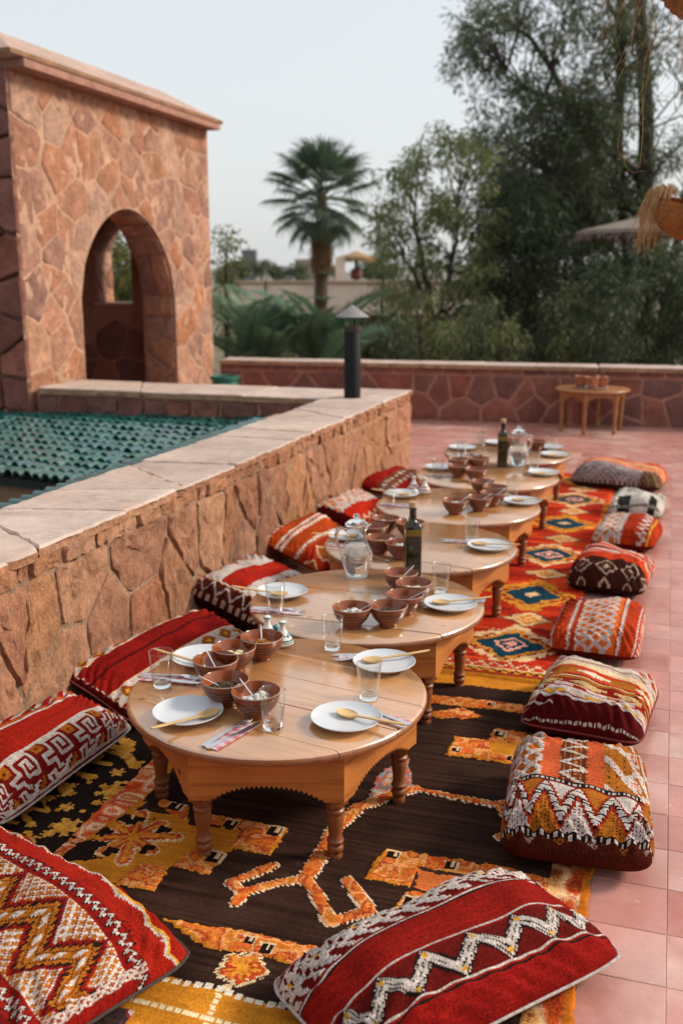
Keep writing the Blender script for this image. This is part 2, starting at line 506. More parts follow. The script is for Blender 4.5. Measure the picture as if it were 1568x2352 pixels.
# ------------------------------------------------------------------ far parapet
PA, PB = Vector((-5.1, 11.02, 0)), Vector((3.4, 11.74, 0))
PD = (PB - PA).normalized(); PN = Vector((PD.y, -PD.x, 0)); PL = (PB - PA).length; PT = .655
pw = empty('parapet_wall'); tag(pw, 'dark red crazy-paved stone parapet with pale coping closing the far end of terrace', 'wall')
bk = -PN * .34
wall_body('core', [(PA.x, PA.y), (PB.x, PB.y), (PB.x + bk.x, PB.y + bk.y), (PA.x + bk.x, PA.y + bk.y)], -3.0, PT - .05, M['mortar_shaded'], pw)
add_stones(pw, [p for p in cells(0, PL, 0, PT - .12, .25, .024, rg, aspect=1.05, jit=.55, drop=.2) if min(q[0] for q in p) < 6.6], tuple(PA), tuple(PD), (0, 0, 1), tuple(PN), .008, M['stone_shaded'], rg, seg=.08, rough=.006)
add_stones(pw, [p for p in cells(0, PL, PT - .115, PT - .052, .3, .02, rg, aspect=5, rows=True) if min(q[0] for q in p) < 6.6], tuple(PA), tuple(PD), (0, 0, 1), tuple(PN), .016, M['stone_shaded'], rg, seg=.08, rough=.006)
u = 0
while u < PL:
    L = min(rg.uniform(.45, .8), PL - u)
    q = [PA + PD * (u + .003) + PN * .045, PA + PD * (u + L - .003) + PN * .045, PA + PD * (u + L - .003) - PN * .37, PA + PD * (u + .003) - PN * .37]
    me = slab([(a.x, a.y) for a in q], PT - .05, PT + rg.uniform(-.002, .003), rg, [M['coping'], M['coping_edge']], jag=.011, seg=.06)
    smooth_by_angle(me, 40); link('coping_slab', me, pw)
    u += L

# ------------------------------------------------------------------ arched stone tower
tw = empty('stone_tower'); tag(tw, 'square tower of pinkish brown random stone with pointed archway and flat hipped roof', 'tower')
TX, TY0, TY1, TXB, TZ, TH = -5.12, 7.24, 10.92, -7.7, 3.24, .42
AC, AW, AS, AH = 9.07, .925, 1.42, .85


def arch_pts(n=22):
    pts = [(AC - AW, -.3)]
    for i in range(n + 1):
        s = -1 + 2 * i / n
        pts.append((AC + AW * s, AS + AH * max(0, 1 - abs(s) ** 1.9) ** .58))
    pts.append((AC + AW, -.3))
    return pts


ARCH = arch_pts()


def arch_hole(u, v):
    best = None
    for i in range(len(ARCH) - 1):
        a, b = ARCH[i], ARCH[i + 1]
        dx, dy = b[0] - a[0], b[1] - a[1]; L2 = dx * dx + dy * dy
        t = max(0, min(1, ((u - a[0]) * dx + (v - a[1]) * dy) / L2))
        px, py = a[0] + t * dx, a[1] + t * dy
        d = math.hypot(u - px, v - py)
        if best is None or d < best[0]: best = (d, px, py, dx, dy)
    d, px, py, dx, dy = best
    nl = math.hypot(dx, dy); nx, ny = dy / nl, -dx / nl      # points into the opening
    inside = abs(u - AC) < AW and v < (AS + AH * max(0, 1 - abs((u - AC) / AW) ** 1.9) ** .58)
    return px - nx * .012, py - ny * .012, nx, ny, inside


def arch_wall(x_out, x_in):
    b = MB()
    for x, flip in ((x_out, False), (x_in, True)):
        vs = [(x, TY0, -.3), (x, AC - AW, -.3), (x, AC - AW, TZ), (x, TY0, TZ)]
        vs2 = [(x, AC + AW, -.3), (x, TY1, -.3), (x, TY1, TZ), (x, AC + AW, TZ)]
        for q in (vs, vs2): b.add(q if not flip else q[::-1], [(0, 1, 2, 3)])
        A = ARCH[1:-1]
        for i in range(len(A) - 1):
            q = [(x, A[i][0], A[i][1]), (x, A[i + 1][0], A[i + 1][1]), (x, A[i + 1][0], TZ), (x, A[i][0], TZ)]
            b.add(q if not flip else q[::-1], [(0, 1, 2, 3)])
    return b


b = arch_wall(TX - .02, TX - TH)
o = b.build('wall', M['mortar'], tw)
rv = MB()
for i in range(len(ARCH) - 1):
    a, c = ARCH[i], ARCH[i + 1]
    rv.add([(TX - .02, a[0], a[1]), (TX - TH, a[0], a[1]), (TX - TH, c[0], c[1]), (TX - .02, c[0], c[1])], [(0, 1, 2, 3)])
rv.build('archway_reveal', M['mortar_shaded'], tw)
add_stones(tw, cells(TY0, TY1, -.0, TZ, .235, .014, rg, aspect=.95, jit=.70, hole=arch_hole, drop=.28), (TX - .02, 0, 0), (0, 1, 0), (0, 0, 1), (1, 0, 0), .005, M['stone_tower'], rg, seg=.05, rough=.009, edge=.016)
# jamb blocks and arch soffit stones
for yy, nrm in ((AC + AW, (0, -1, 0)), (AC - AW, (0, 1, 0))):
    add_stones(tw, cells(.02, TH - .04, .0, AS, .22, .016, rg, aspect=1.0, rows=True), (TX - .02, yy, 0), (-1, 0, 0), (0, 0, 1), nrm, .012, M['stone_tower'], rg, seg=.09, rough=.008)
for i in range(1, len(ARCH) - 2, 2):
    a, c = Vector((0, *ARCH[i])), Vector((0, *ARCH[min(i + 2, len(ARCH) - 2)]))
    d = (c - a); L = d.length
    if L < .03: continue
    d.normalize(); nrm = Vector((0, d.z, -d.y))
    for u0 in (.03, .21):
        add_stones(tw, [[(u0, .008), (u0 + .17, .008), (u0 + .17, L - .008), (u0, L - .008)]], (TX - .02, a.y, a.z), (-1, 0, 0), tuple(d), tuple(nrm), .012, M['stone_tower'], rg, seg=.1, rough=.006)
# near side, far side with window, back wall, floor and ceiling
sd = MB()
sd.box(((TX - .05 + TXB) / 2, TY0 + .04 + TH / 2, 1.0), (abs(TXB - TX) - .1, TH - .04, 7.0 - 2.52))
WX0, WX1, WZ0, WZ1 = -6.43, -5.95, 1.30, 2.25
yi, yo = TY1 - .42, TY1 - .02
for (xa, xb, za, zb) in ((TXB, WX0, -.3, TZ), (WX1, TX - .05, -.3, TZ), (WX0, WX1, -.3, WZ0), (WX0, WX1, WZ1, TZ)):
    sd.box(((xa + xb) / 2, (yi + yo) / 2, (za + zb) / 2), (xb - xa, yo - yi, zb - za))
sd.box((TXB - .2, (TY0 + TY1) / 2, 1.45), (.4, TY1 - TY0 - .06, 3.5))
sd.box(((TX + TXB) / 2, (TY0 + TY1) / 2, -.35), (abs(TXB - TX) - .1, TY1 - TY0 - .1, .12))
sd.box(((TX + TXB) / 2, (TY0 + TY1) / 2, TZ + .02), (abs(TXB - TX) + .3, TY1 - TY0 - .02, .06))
sd.build('inner_wall', M['mortar_shaded'], tw)
# pointed head of the window
wh = MB()
for i in range(6):
    s0, s1 = -1 + i / 3, -1 + (i + 1) / 3
    z0_, z1_ = [WZ1 - .34 + .34 * (1 - abs(s) ** 1.7) for s in (s0, s1)]
    x0_, x1_ = [(WX0 + WX1) / 2 + s * (WX1 - WX0) / 2 for s in (s0, s1)]
    ring = lambda y_: [(x0_, y_, z0_), (x1_, y_, z1_), (x1_, y_, WZ1 + .002), (x0_, y_, WZ1 + .002)]
    wh.rings([ring(yi + .003), ring(yo - .003)])
wh.build('window_head', M['stone_tower'].copy(), tw)
add_stones(tw, cells(yi + .01, yo - .01, WZ0, WZ1 - .34, .2, .012, rg, aspect=1), (WX0, 0, 0), (0, 1, 0), (0, 0, 1), (1, 0, 0), .012, M['stone_tower'], rg, seg=.1, rough=.008)
wsill = MB(); wsill.box(((WX0 + WX1) / 2, (yi + yo) / 2, WZ0 + .012), (WX1 - WX0 + .04, yo - yi + .06, .03), bev=.005)
wsill.build('window_sill', M['coping'], tw)
add_stones(tw, [p for p in cells(-7.68, TX - .6, 0, 2.6, .34, .02, rg) if not (min(q[0] for q in p) < WX1 + .03 and max(q[0] for q in p) > WX0 - .03 and max(q[1] for q in p) > WZ0 - .02)], (0, yi - .002, 0), (1, 0, 0), (0, 0, 1), (0, -1, 0), .014, M['stone_shaded'], rg, seg=.1, rough=.008)
add_stones(tw, [p for p in cells(TXB, TX, -.6, TZ, .34, .018, rg, aspect=1.25, rows=True) if max(q[0] for q in p) > -6.3], (0, TY0 + .022, 0), (1, 0, 0), (0, 0, 1), (0, -1, 0), .022, M['stone_shaded'], rg, seg=.09, rough=.012)
# roof: thick eave, hipped slopes, flat crown
rf = MB()
ov = .12
e0 = (TXB - ov - .3, TX + ov, TY0 - ov, TY1 + ov - .02)
def ring_(d, z): return [(e0[0] + d, e0[2] + d, z), (e0[1] - d, e0[2] + d, z), (e0[1] - d, e0[3] - d, z), (e0[0] + d, e0[3] - d, z)]
rf.rings([ring_(ov + .02, TZ + .05), ring_(.06, TZ + .052), ring_(.0, TZ + .07), ring_(.0, TZ + .10), ring_(.025, TZ + .118), ring_(.5, TZ + .37), ring_(1.0, TZ + .42)])
M['roof'] = mat('tower_roof', (.44, .30, .245), rough=.85, noise=[(2.5, .75, 1.15), (25, .85, 1.1)], bump=[(30, .4, .01)])
rf.build('roof', M['roof'], tw)
ed = MB()
ed.rings([ring_(-.012, TZ + .068), ring_(-.012, TZ + .104)], False, False)
ed.build('eave_band', mat('eave', (.30, .165, .09), rough=.9, noise=[(10, .5, 1.2)], bump=[(20, .8, .02)]), tw)

# ------------------------------------------------------------------ unseen house front added behind the photographer: closes the terrace, shades faces towards it
hs = empty('added_house_front'); tag(hs, 'unseen earth coloured house front added to shade the near end of the terrace', 'house')
M['house'] = mat('house_render', (.20, .105, .075), rough=.95, noise=[(2, .75, 1.15), (20, .85, 1.1)], bump=[(30, .3, .006)])
hw = MB()
for xa, xb, za, zb in ((-2.2, -.5, 0, 3.9), (.6, 3.6, 0, 3.9), (-.5, .6, 2.2, 3.9)):
    hw.box(((xa + xb) / 2, -2.75, (za + zb) / 2), (xb - xa, .4, zb - za))
hw.build('wall', M['house'], hs)
hd = MB(); hd.box((.05, -2.82, 1.1), (1.1, .06, 2.2), bev=.01); dr = hd.build('door', mat('house_door', (.06, .03, .018), rough=.6, noise=(8, .7, 1.2)), hs)
hh_ = MB(); hh_.lathe([(.012, 0), (.03, .01), (.03, .03), (.01, .05)], 12); hh_.build('handle', mat('brass', (.5, .33, .1), rough=.3, metal=1), dr, True, (.5, -2.78, 1.05), (R(-90), 0, 0))
hc = MB(); hc.box((.7, -2.75, 3.96), (5.9, .56, .12), bev=.02); hc.build('cornice', M['coping'], hs)
# ------------------------------------------------------------------ green glazed tile roof
M['glaze'] = mat('green_glaze', ramp=[(.006, .075, .065), (.010, .10, .082), (.004, .050, .052), (.014, .115, .085), (.006, .08, .092), (.022, .105, .09)],
                 rough=.08, spec=.8, coat=.5, ior=1.6, noise=[(14, .6, 1.25)], blotch=[(9, (.09, .14, .12), .6, .8)], bump=[(30, .15, .006)])
M['plaster'] = mat('plaster', (.27, .16, .11), rough=.9, noise=[(6, .75, 1.15)], bump=[(30, .3, .006)])
gr = empty('tiled_roof'); tag(gr, 'green glazed barrel tile roof behind the long stone wall', 'roof')
YAW = R(-10.0)                                        # the roof is turned a little against the wall
C0 = Vector((-3.41, 5.40, .30))                       # lower right corner of the eave
ea = Vector((math.cos(YAW), math.sin(YAW), 0))        # along the eave
PIT = R(5.2)
ups = Vector((-math.sin(YAW) * math.cos(PIT), math.cos(YAW) * math.cos(PIT), math.sin(PIT)))
nup = ea.cross(ups)
TWD, TL, TEX = .086, .205, .143


def barrel(r0, r1, L, n=9, th=.009, lift=.016):
    """Half-round tile running along +Y from its lower end; the lower end is lifted and open."""
    m = MB(); rr = []
    for y_, r_, dz in ((0, r0, lift), (0, r0 - th, lift), ):
        rr.append([(r_ * math.cos(math.pi * i / (n - 1)), y_, r_ * math.sin(math.pi * i / (n - 1)) * 1.12 + dz) for i in range(n)])
    inner_low, outer_low = rr[1], rr[0]
    outer_mid = [(r0 * .97 * math.cos(math.pi * i / (n - 1)), L * .5, r0 * 1.08 * math.sin(math.pi * i / (n - 1)) + lift * .5) for i in range(n)]
    outer_hi = [(r1 * math.cos(math.pi * i / (n - 1)), L, r1 * 1.05 * math.sin(math.pi * i / (n - 1))) for i in range(n)]
    inner_hi = [((r1 - th) * math.cos(math.pi * i / (n - 1)), L, (r1 - th) * 1.05 * math.sin(math.pi * i / (n - 1))) for i in range(n)]
    m.rings([inner_hi, inner_low, outer_low, outer_mid, outer_hi], False, False, closed=False)
    return smooth_by_angle(m.mesh('tile', M['glaze']), 50)


tile_meshes = [barrel(.039, .033, TL, lift=.019), barrel(.0395, .034, TL, lift=.023), barrel(.038, .033, TL * .98, lift=.016)]
rot_m = Matrix((ea, ups, nup)).transposed()
rot_e = rot_m.to_euler()
NC, NR = 28, 15
for c in range(NC):
    for r_ in range(NR):
        P = C0 - ea * (c + .5) * TWD + ups * (r_ * TEX)
        if P.y > YL0 - .02 or P.x > -2.62 or in_frame(P, 70) is None: continue
        o = link('tile', rnd.choice(tile_meshes), gr, P + nup * rnd.uniform(0, .008) + ea * rnd.uniform(-.005, .005) + ups * rnd.uniform(-.012, .012), rot_e)
        o.rotation_euler.rotate_axis('Z', rnd.uniform(-.06, .06))
bd = MB()                                             # bed under the tiles: near black colour puts shade in the channels
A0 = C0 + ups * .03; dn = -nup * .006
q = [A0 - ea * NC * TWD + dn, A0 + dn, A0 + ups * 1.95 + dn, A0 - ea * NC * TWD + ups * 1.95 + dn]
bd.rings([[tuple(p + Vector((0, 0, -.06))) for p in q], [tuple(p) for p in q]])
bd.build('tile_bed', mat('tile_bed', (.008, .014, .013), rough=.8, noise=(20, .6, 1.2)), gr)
vt = barrel(.058, .052, .21, lift=.014)
for k in range(12):                                   # verge tiles up the right side
    P = C0 + ea * .045 + ups * (k * .175 + .02)
    if P.y < YL0 - .1: link('verge_tile', vt, gr, P + nup * .012, rot_e)
ew = MB()                                             # plastered wall under the eave
p0, p1 = C0 - ea * 3.2 + ups * .10, C0 + ea * .02 + ups * .10
ew.rings([[(p0.x, p0.y, -2.0), (p1.x, p1.y, -2.0), (p1.x + .35, p1.y + 2.0, -2.0), (p0.x, p0.y + 2.0, -2.0)],
          [(p0.x, p0.y, p0.z - .05), (p1.x, p1.y, p1.z - .05), (p1.x + .35, p1.y + 2.0, p1.z - .03), (p0.x, p0.y + 2.0, p0.z - .03)]])
ew.build('eave_wall', M['plaster'], gr)
gt = empty('tile_gutter'); tag(gt, 'narrow strip of blue green glazed tiles along inner side of long wall', 'tiles')
st_ = barrel(.042, .038, .15, lift=.012)
re2 = Matrix.Rotation(R(100), 3, 'Z').to_euler()
for k in range(38):
    link('tile', st_, gt, (-2.55 - rnd.uniform(0, .008), 3.1 + k * .088, .60), (R(8), 0, R(90) + rnd.uniform(-.04, .04)))
gb = MB(); gb.box((-2.665, 4.8, -.85), (.32, 4.6, 2.88)); gb.build('gutter_wall', M['plaster'], gt)

# ------------------------------------------------------------------ chimney flue on the wall corner
M['black_metal'] = mat('black_metal', (.006, .0065, .007), rough=.6, spec=.25, noise=(8, .7, 1.3), bump=[(60, .1, .002)])
M['grey_metal'] = mat('grey_metal', (.27, .25, .25), rough=.55, metal=.3, noise=[(9, .75, 1.1)])
fl = empty('chimney_flue', (-2.30, 7.37, ZT)); tag(fl, 'black metal flue pipe with grey conical cap standing on the wall corner', 'chimney')
m = MB(); m.lathe([(.064, -.01), (.064, .50), (.060, .505), (.060, .53)], 28); smooth_by_angle(m.build('pipe', M['black_metal'], fl).data)
m = MB(); m.lathe([(.066, .505), (.068, .51), (.068, .545), (.062, .55)], 28); smooth_by_angle(m.build('collar', mat('collar', (.06, .045, .04), rough=.5, metal=.4), fl).data)
for k in range(4):
    a = k * math.pi / 2 + .5
    m = MB(); m.tube([(.055 * math.cos(a), .055 * math.sin(a), .53), (.075 * math.cos(a), .075 * math.sin(a), .57), (.082 * math.cos(a), .082 * math.sin(a), .62), (.07 * math.cos(a), .07 * math.sin(a), .645)], .006, 6)
    m.build('brace', M['black_metal'], fl, True)
m = MB(); m.lathe([(.128, .615), (.13, .618), (.070, .66), (.006, .705), (.001, .706)], 28, cap0=False); m.lathe([(.001, .70), (.068, .655), (.126, .614)], 28, cap0=False, cap1=False)
smooth_by_angle(m.build('cap', M['grey_metal'], fl).data)

# ------------------------------------------------------------------ green pot behind the ledge
gp = empty('glazed_pot', (-4.40, 9.62, 0)); tag(gp, 'green glazed ceramic pot behind the ledge wall near the archway', 'pot')
m = MB(); m.lathe([(.12, 0), (.17, .10), (.19, .22), (.175, .34), (.14, .40), (.135, .425), (.155, .44), (.158, .462), (.15, .468), (.135, .46), (.125, .42), (.15, .33)], 28, cap1=False)
smooth_by_angle(m.build('body', mat('pot_glaze', (.012, .14, .095), rough=.12, spec=.7, noise=(8, .6, 1.3)), gp).data)
m = MB(); m.lathe([(.001, .38), (.13, .38)], 20, cap0=False, cap1=False); m.build('soil', mat('soil', (.04, .025, .018), rough=1), gp)
gp.scale = (1.0, 1.0, 1.30)

# ------------------------------------------------------------------ wood
def wood(name, c1, c2, rough, coat, stretch=(1.3, 26, 26), knots=True):
    m = bpy.data.materials.new(name); m.use_nodes = True
    t = m.node_tree; N = t.nodes; L = t.links; p = N['Principled BSDF']
    p.inputs['Roughness'].default_value = rough; p.inputs['Coat Weight'].default_value = coat; p.inputs['Coat Roughness'].default_value = .11; p.inputs['Coat IOR'].default_value = 2.7
    tc = N.new('ShaderNodeTexCoord'); oi = N.new('ShaderNodeObjectInfo')
    mp = N.new('ShaderNodeMapping'); mp.inputs['Scale'].default_value = stretch
    L.new(tc.outputs['Object'], mp.inputs['Vector'])
    ma = N.new('ShaderNodeVectorMath'); ma.operation = 'MULTIPLY_ADD'; L.new(oi.outputs['Random'], ma.inputs[0]); ma.inputs[1].default_value = (13, 41, 23); L.new(mp.outputs[0], ma.inputs[2])
    n1 = N.new('ShaderNodeTexNoise'); n1.inputs['Scale'].default_value = 1.6; n1.inputs['Detail'].default_value = 7; n1.inputs['Distortion'].default_value = .9
    L.new(ma.outputs[0], n1.inputs['Vector'])
    cr = N.new('ShaderNodeValToRGB'); e = cr.color_ramp.elements
    e[0].position = .30; e[0].color = (*c2, 1); e[1].position = .68; e[1].color = (*c1, 1)
    el = e.new(.47); el.color = (c1[0] * .93, c1[1] * .88, c1[2] * .8, 1)
    L.new(n1.outputs[0], cr.inputs[0]); col = cr.outputs[0]
    n2 = N.new('ShaderNodeTexNoise'); n2.inputs['Scale'].default_value = 5; n2.inputs['Detail'].default_value = 3
    L.new(tc.outputs['Object'], n2.inputs['Vector'])
    mr = N.new('ShaderNodeMapRange'); mr.inputs[1].default_value = .3; mr.inputs[2].default_value = .7; mr.inputs[3].default_value = .78; mr.inputs[4].default_value = 1.12
    L.new(n2.outputs[0], mr.inputs[0])
    mx = N.new('ShaderNodeMixRGB'); mx.blend_type = 'MULTIPLY'; mx.inputs[0].default_value = 1; L.new(col, mx.inputs[1]); L.new(mr.outputs[0], mx.inputs[2]); col = mx.outputs[0]
    hs = N.new('ShaderNodeHueSaturation'); mr2 = N.new('ShaderNodeMapRange'); mr2.inputs[3].default_value = .84; mr2.inputs[4].default_value = 1.14
    L.new(oi.outputs['Random'], mr2.inputs[0]); L.new(mr2.outputs[0], hs.inputs['Value']); L.new(col, hs.inputs['Color']); col = hs.outputs[0]
    if knots:
        vz = N.new('ShaderNodeTexVoronoi'); vz.inputs['Scale'].default_value = 1.0
        mk = N.new('ShaderNodeMapping'); mk.inputs['Scale'].default_value = (4.5, 8, 8); L.new(tc.outputs['Object'], mk.inputs['Vector'])
        mb = N.new('ShaderNodeVectorMath'); mb.operation = 'MULTIPLY_ADD'; L.new(oi.outputs['Random'], mb.inputs[0]); mb.inputs[1].default_value = (19, 7, 31); L.new(mk.outputs[0], mb.inputs[2]); L.new(mb.outputs[0], vz.inputs['Vector'])
        mr3 = N.new('ShaderNodeMapRange'); mr3.inputs[1].default_value = .045; mr3.inputs[2].default_value = .085; L.new(vz.outputs['Distance'], mr3.inputs[0])
        mk2 = N.new('ShaderNodeMixRGB'); L.new(mr3.outputs[0], mk2.inputs[0]); mk2.inputs[1].default_value = (c2[0] * .35, c2[1] * .25, c2[2] * .25, 1); L.new(col, mk2.inputs[2]); col = mk2.outputs[0]
    L.new(col, p.inputs['Base Color'])
    n5 = N.new('ShaderNodeTexNoise'); n5.inputs['Scale'].default_value = 9; n5.inputs['Detail'].default_value = 6; L.new(ma.outputs[0] if not knots else tc.outputs['Object'], n5.inputs['Vector'])
    m5 = N.new('ShaderNodeMapRange'); m5.inputs[1].default_value = .35; m5.inputs[2].default_value = .7; m5.inputs[3].default_value = .06; m5.inputs[4].default_value = .26; L.new(n5.outputs[0], m5.inputs[0]); L.new(m5.outputs[0], p.inputs['Coat Roughness'])
    bp = N.new('ShaderNodeBump'); bp.inputs['Strength'].default_value = .12; bp.inputs['Distance'].default_value = .003
    L.new(n1.outputs[0], bp.inputs['Height']); L.new(bp.outputs[0], p.inputs['Normal'])
    return m


M['wood_top'] = wood('pine_top', (.55, .275, .105), (.42, .185, .06), .32, 1.0)
M['wood_apron'] = wood('pine_apron', (.50, .18, .042), (.29, .088, .018), .45, .02)
M['wood_leg'] = wood('pine_leg', (.26, .085, .027), (.18, .055, .018), .42, .02, stretch=(18, 18, 2), knots=False)
M['wood_rim'] = wood('pine_rim', (.27, .105, .042), (.18, .066, .028), .34, .12, knots=False)

# ------------------------------------------------------------------ low round tables
TR, THT = .455, .366


def plank_mesh(a, b, n=9):
    m = MB(); rr = []
    for Rr, z in ((TR - .020, THT - .030), (TR - .004, THT - .026), (TR, THT - .016), (TR - .003, THT - .006), (TR - .012, THT)):
        lo, hi = max(a, -Rr + .0008), min(b, Rr - .0008)
        ys = [lo + (hi - lo) * (.5 - .5 * math.cos(math.pi * i / (n - 1))) for i in range(n)]
        right = [(math.sqrt(max(0, Rr * Rr - y * y)), y, z) for y in ys]
        left = [(-math.sqrt(max(0, Rr * Rr - y * y)), y, z) for y in reversed(ys)]
        rr.append(right + left)
    m.rings(rr)
    for k in range(len(m.f)):
        m.m[k] = 0
    nside = len(rr[0]) * 4
    for k in range(nside):
        f = m.f[k]
        if all(math.hypot(m.v[i][0], m.v[i][1]) > TR - .03 for i in f) and k < len(rr[0]) * 3: m.m[k] = 1
    return smooth_by_angle(m.mesh('plank', [M['wood_top'], M['wood_rim']]), 40)


def apron_mesh(rc, h, z1, arch, teeth=23):
    """One of six apron boards, local x along the board, its outer face at y = -rc*cos30."""
    L = rc; d = -rc * math.cos(math.pi / 6)
    z0 = z1 - h
    top, bot = [], []
    xs = [-L / 2, -L * .37]
    n = teeth * 2
    for i in range(n + 1):
        s = -1 + 2 * i / n
        xs.append(L * .37 * s)
    xs += [L * .37, L / 2]
    prof = []
    for i, x in enumerate(xs):
        s = x / (L * .37)
        if abs(s) >= 1: z = z0
        else:
            z = z0 + arch * (1 - abs(s) ** 2.6) + (.0052 if i % 2 else -.0042)
        prof.append((x, z))
    m = MB(); th = .016
    for y in (d, d + th):
        pass
    tk = th / math.tan(math.pi / 3)
    f = [(x, d, z) for x, z in prof]; bkk = [(x * (1 - 2 * tk / L), d + th, z) for x, z in prof]
    n = len(prof)
    vs = f + [(x, d, z1) for x, z in prof] + bkk + [(x * (1 - 2 * tk / L), d + th, z1) for x, z in prof]
    fs = []
    for i in range(n - 1):
        if abs(prof[i + 1][0] - prof[i][0]) < 1e-6: continue
        fs.append((i, i + 1, n + i + 1, n + i))
        fs.append((2 * n + i + 1, 2 * n + i, 3 * n + i, 3 * n + i + 1))
        fs.append((i + 1, i, 2 * n + i, 2 * n + i + 1))
        fs.append((n + i, n + i + 1, 3 * n + i + 1, 3 * n + i))
    m.add(vs, fs)
    return m.mesh('apron_board', M['wood_apron'])


def leg_mesh(z1, s=1.0):
    m = MB()
    p = [(.017, 0), (.020, .006), (.021, .022), (.018, .030), (.0225, .038), (.024, .046), (.0225, .054), (.0195, .058), (.0235, .066), (.0245, .074), (.021, .080),
         (.0185, .09), (.0195, .11), (.0225, .135), (.0245, .155), (.0225, .165), (.0265, .173), (.0265, .181), (.022, .186), (.0275, .195), (.0285, .203)]
    m.lathe([(r * s, z * z1 / .23) for r, z in p], 16)
    zz = .203 * z1 / .23
    m.box((0, 0, (zz + z1 + .13) / 2), (.054 * s, .054 * s, z1 + .13 - zz), rz=0)
    return smooth_by_angle(m.mesh('leg', M['wood_leg']), 38)


TABLES = [(-1.06, 2.645), (-1.045, 3.545), (-1.05, 4.44), (-1.05, 5.335), (-1.045, 6.235), (-1.05, 7.13)]
TNAME = ['nearest table', 'second table', 'third table', 'fourth table', 'fifth table', 'farthest table of the row']
HEX = 18.0
cuts = [-TR, -.27, -.085, .095, .262, TR]
planks = [plank_mesh(cuts[i] + (.0011 if i else 0), cuts[i + 1] - (.0011 if i < 4 else 0)) for i in range(5)]
apron = apron_mesh(.424, .146, THT - .028, .043)
legm = leg_mesh(.205)
TLAB = ['low round wooden dining table nearest the camera, serrated apron fully in view', 'low round dining table second in the row, carafe and oil bottle on its far edge',
        'low round dining table third in the row, behind the first glass carafe', 'low round dining table fourth in the row, with red and white spice pots',
        'low round dining table fifth in the row, with the second oil bottle and carafe', 'low round dining table farthest in the row, at the end of the red rug']
for i, (tx, ty) in enumerate(TABLES):
    t = empty('dining_table', (tx, ty, .012)); tag(t, TLAB[i], 'table', 'low round dining tables in a row')
    jr = R((-3, 4, -2, 9, -5, 3)[i]) + R((0, 3, 0, -4, 6, 2)[i])
    for pm in planks:
        link('plank', pm, t, (0, 0, rnd.uniform(-.0012, .0008)), (0, 0, R(-8) + jr))
    for k in range(6):
        a = R(HEX + 30 + 60 * k) + jr * .6
        link('apron_board', apron, t, (0, 0, 0), (0, 0, a + math.pi / 2))
        c = R(HEX + 60 * k) + jr * .6
        link('leg', legm, t, (.372 * math.cos(c), .372 * math.sin(c), -.012), (0, 0, c))

# small serving table by the parapet
M['wood_small'] = wood('small_table_wood', (.32, .13, .038), (.22, .08, .02), .45, .05, knots=False)
sm = empty('serving_table', (-.735, 10.96, 0)); tag(sm, 'small round six-legged wooden serving table standing against the far parapet', 'table')
sap = apron_mesh(.355, .085, .435, .04, teeth=5); sap = sap.copy(); sap.materials.clear(); sap.materials.append(M['wood_small'])
m = MB(); m.lathe([(.36, .435), (.385, .44), (.39, .452), (.385, .462), (.37, .466)], 40)
smooth_by_angle(m.build('table_top', M['wood_small'], sm).data)
slm = MB(); slm.lathe([(r_ * 1.3, z_) for r_, z_ in [(.013, 0), (.017, .008), (.0175, .04), (.014, .052), (.012, .06), (.014, .10), (.0175, .2), (.019, .27), (.016, .285), (.021, .295), (.021, .31), (.018, .318), (.024, .33), (.024, .43)]], 12)
slm = smooth_by_angle(slm.mesh('leg', M['wood_small']), 40)
for k in range(6):
    link('apron_board', sap, sm, (0, 0, 0), (0, 0, R(60 * k + 4 + 30 + 18) + math.pi / 2))
    c = R(60 * k + 4 + 18); link('leg', slm, sm, (.325 * math.cos(c), .325 * math.sin(c), 0))
# ------------------------------------------------------------------ tableware
M['china'] = mat('china', (.56, .58, .615), rough=.18, spec=.5, noise=(3, .96, 1.03))
M['china_foot'] = mat('china_foot', (.55, .52, .57), rough=.3)
M['beech'] = wood('beech_spoon', (.66, .44, .20), (.55, .33, .13), .5, 0.0, stretch=(30, 2, 30), knots=False)
M['steel'] = mat('steel', (.80, .80, .81), rough=.33, metal=1.0)
def thin_glass(name, tint=(.90, .925, .92)):
    """A thin pane: light passes straight through, the sheen grows towards grazing angles."""
    m = bpy.data.materials.new(name); m.use_nodes = True; N = m.node_tree.nodes; L = m.node_tree.links; N.remove(N['Principled BSDF'])
    t = N.new('ShaderNodeBsdfTransparent'); t.inputs[0].default_value = (*tint, 1); g = N.new('ShaderNodeBsdfGlossy'); g.inputs['Roughness'].default_value = .03; g.inputs[0].default_value = (1, 1, 1, 1)
    x = N.new('ShaderNodeMixShader'); ge = N.new('ShaderNodeNewGeometry'); prev = None
    dt = N.new('ShaderNodeVectorMath'); dt.operation = 'DOT_PRODUCT'; L.new(ge.outputs['Normal'], dt.inputs[0]); L.new(ge.outputs['Incoming'], dt.inputs[1]); prev = dt.outputs['Value']
    for op, val in (('ABSOLUTE', None), ('SUBTRACT', 1.0), ('POWER', 2.6), ('MULTIPLY_ADD', .85)):     # Schlick, the same from both sides
        k = N.new('ShaderNodeMath'); k.operation = op; k.use_clamp = True
        if op == 'SUBTRACT': k.inputs[0].default_value = val; L.new(prev, k.inputs[1])
        else:
            L.new(prev, k.inputs[0])
            if val is not None: k.inputs[1].default_value = val
            if op == 'MULTIPLY_ADD': k.inputs[2].default_value = .075
        prev = k.outputs[0]
    L.new(prev, x.inputs[0]); L.new(t.outputs[0], x.inputs[1]); L.new(g.outputs[0], x.inputs[2]); L.new(x.outputs[0], N['Material Output'].inputs[0])
    return m


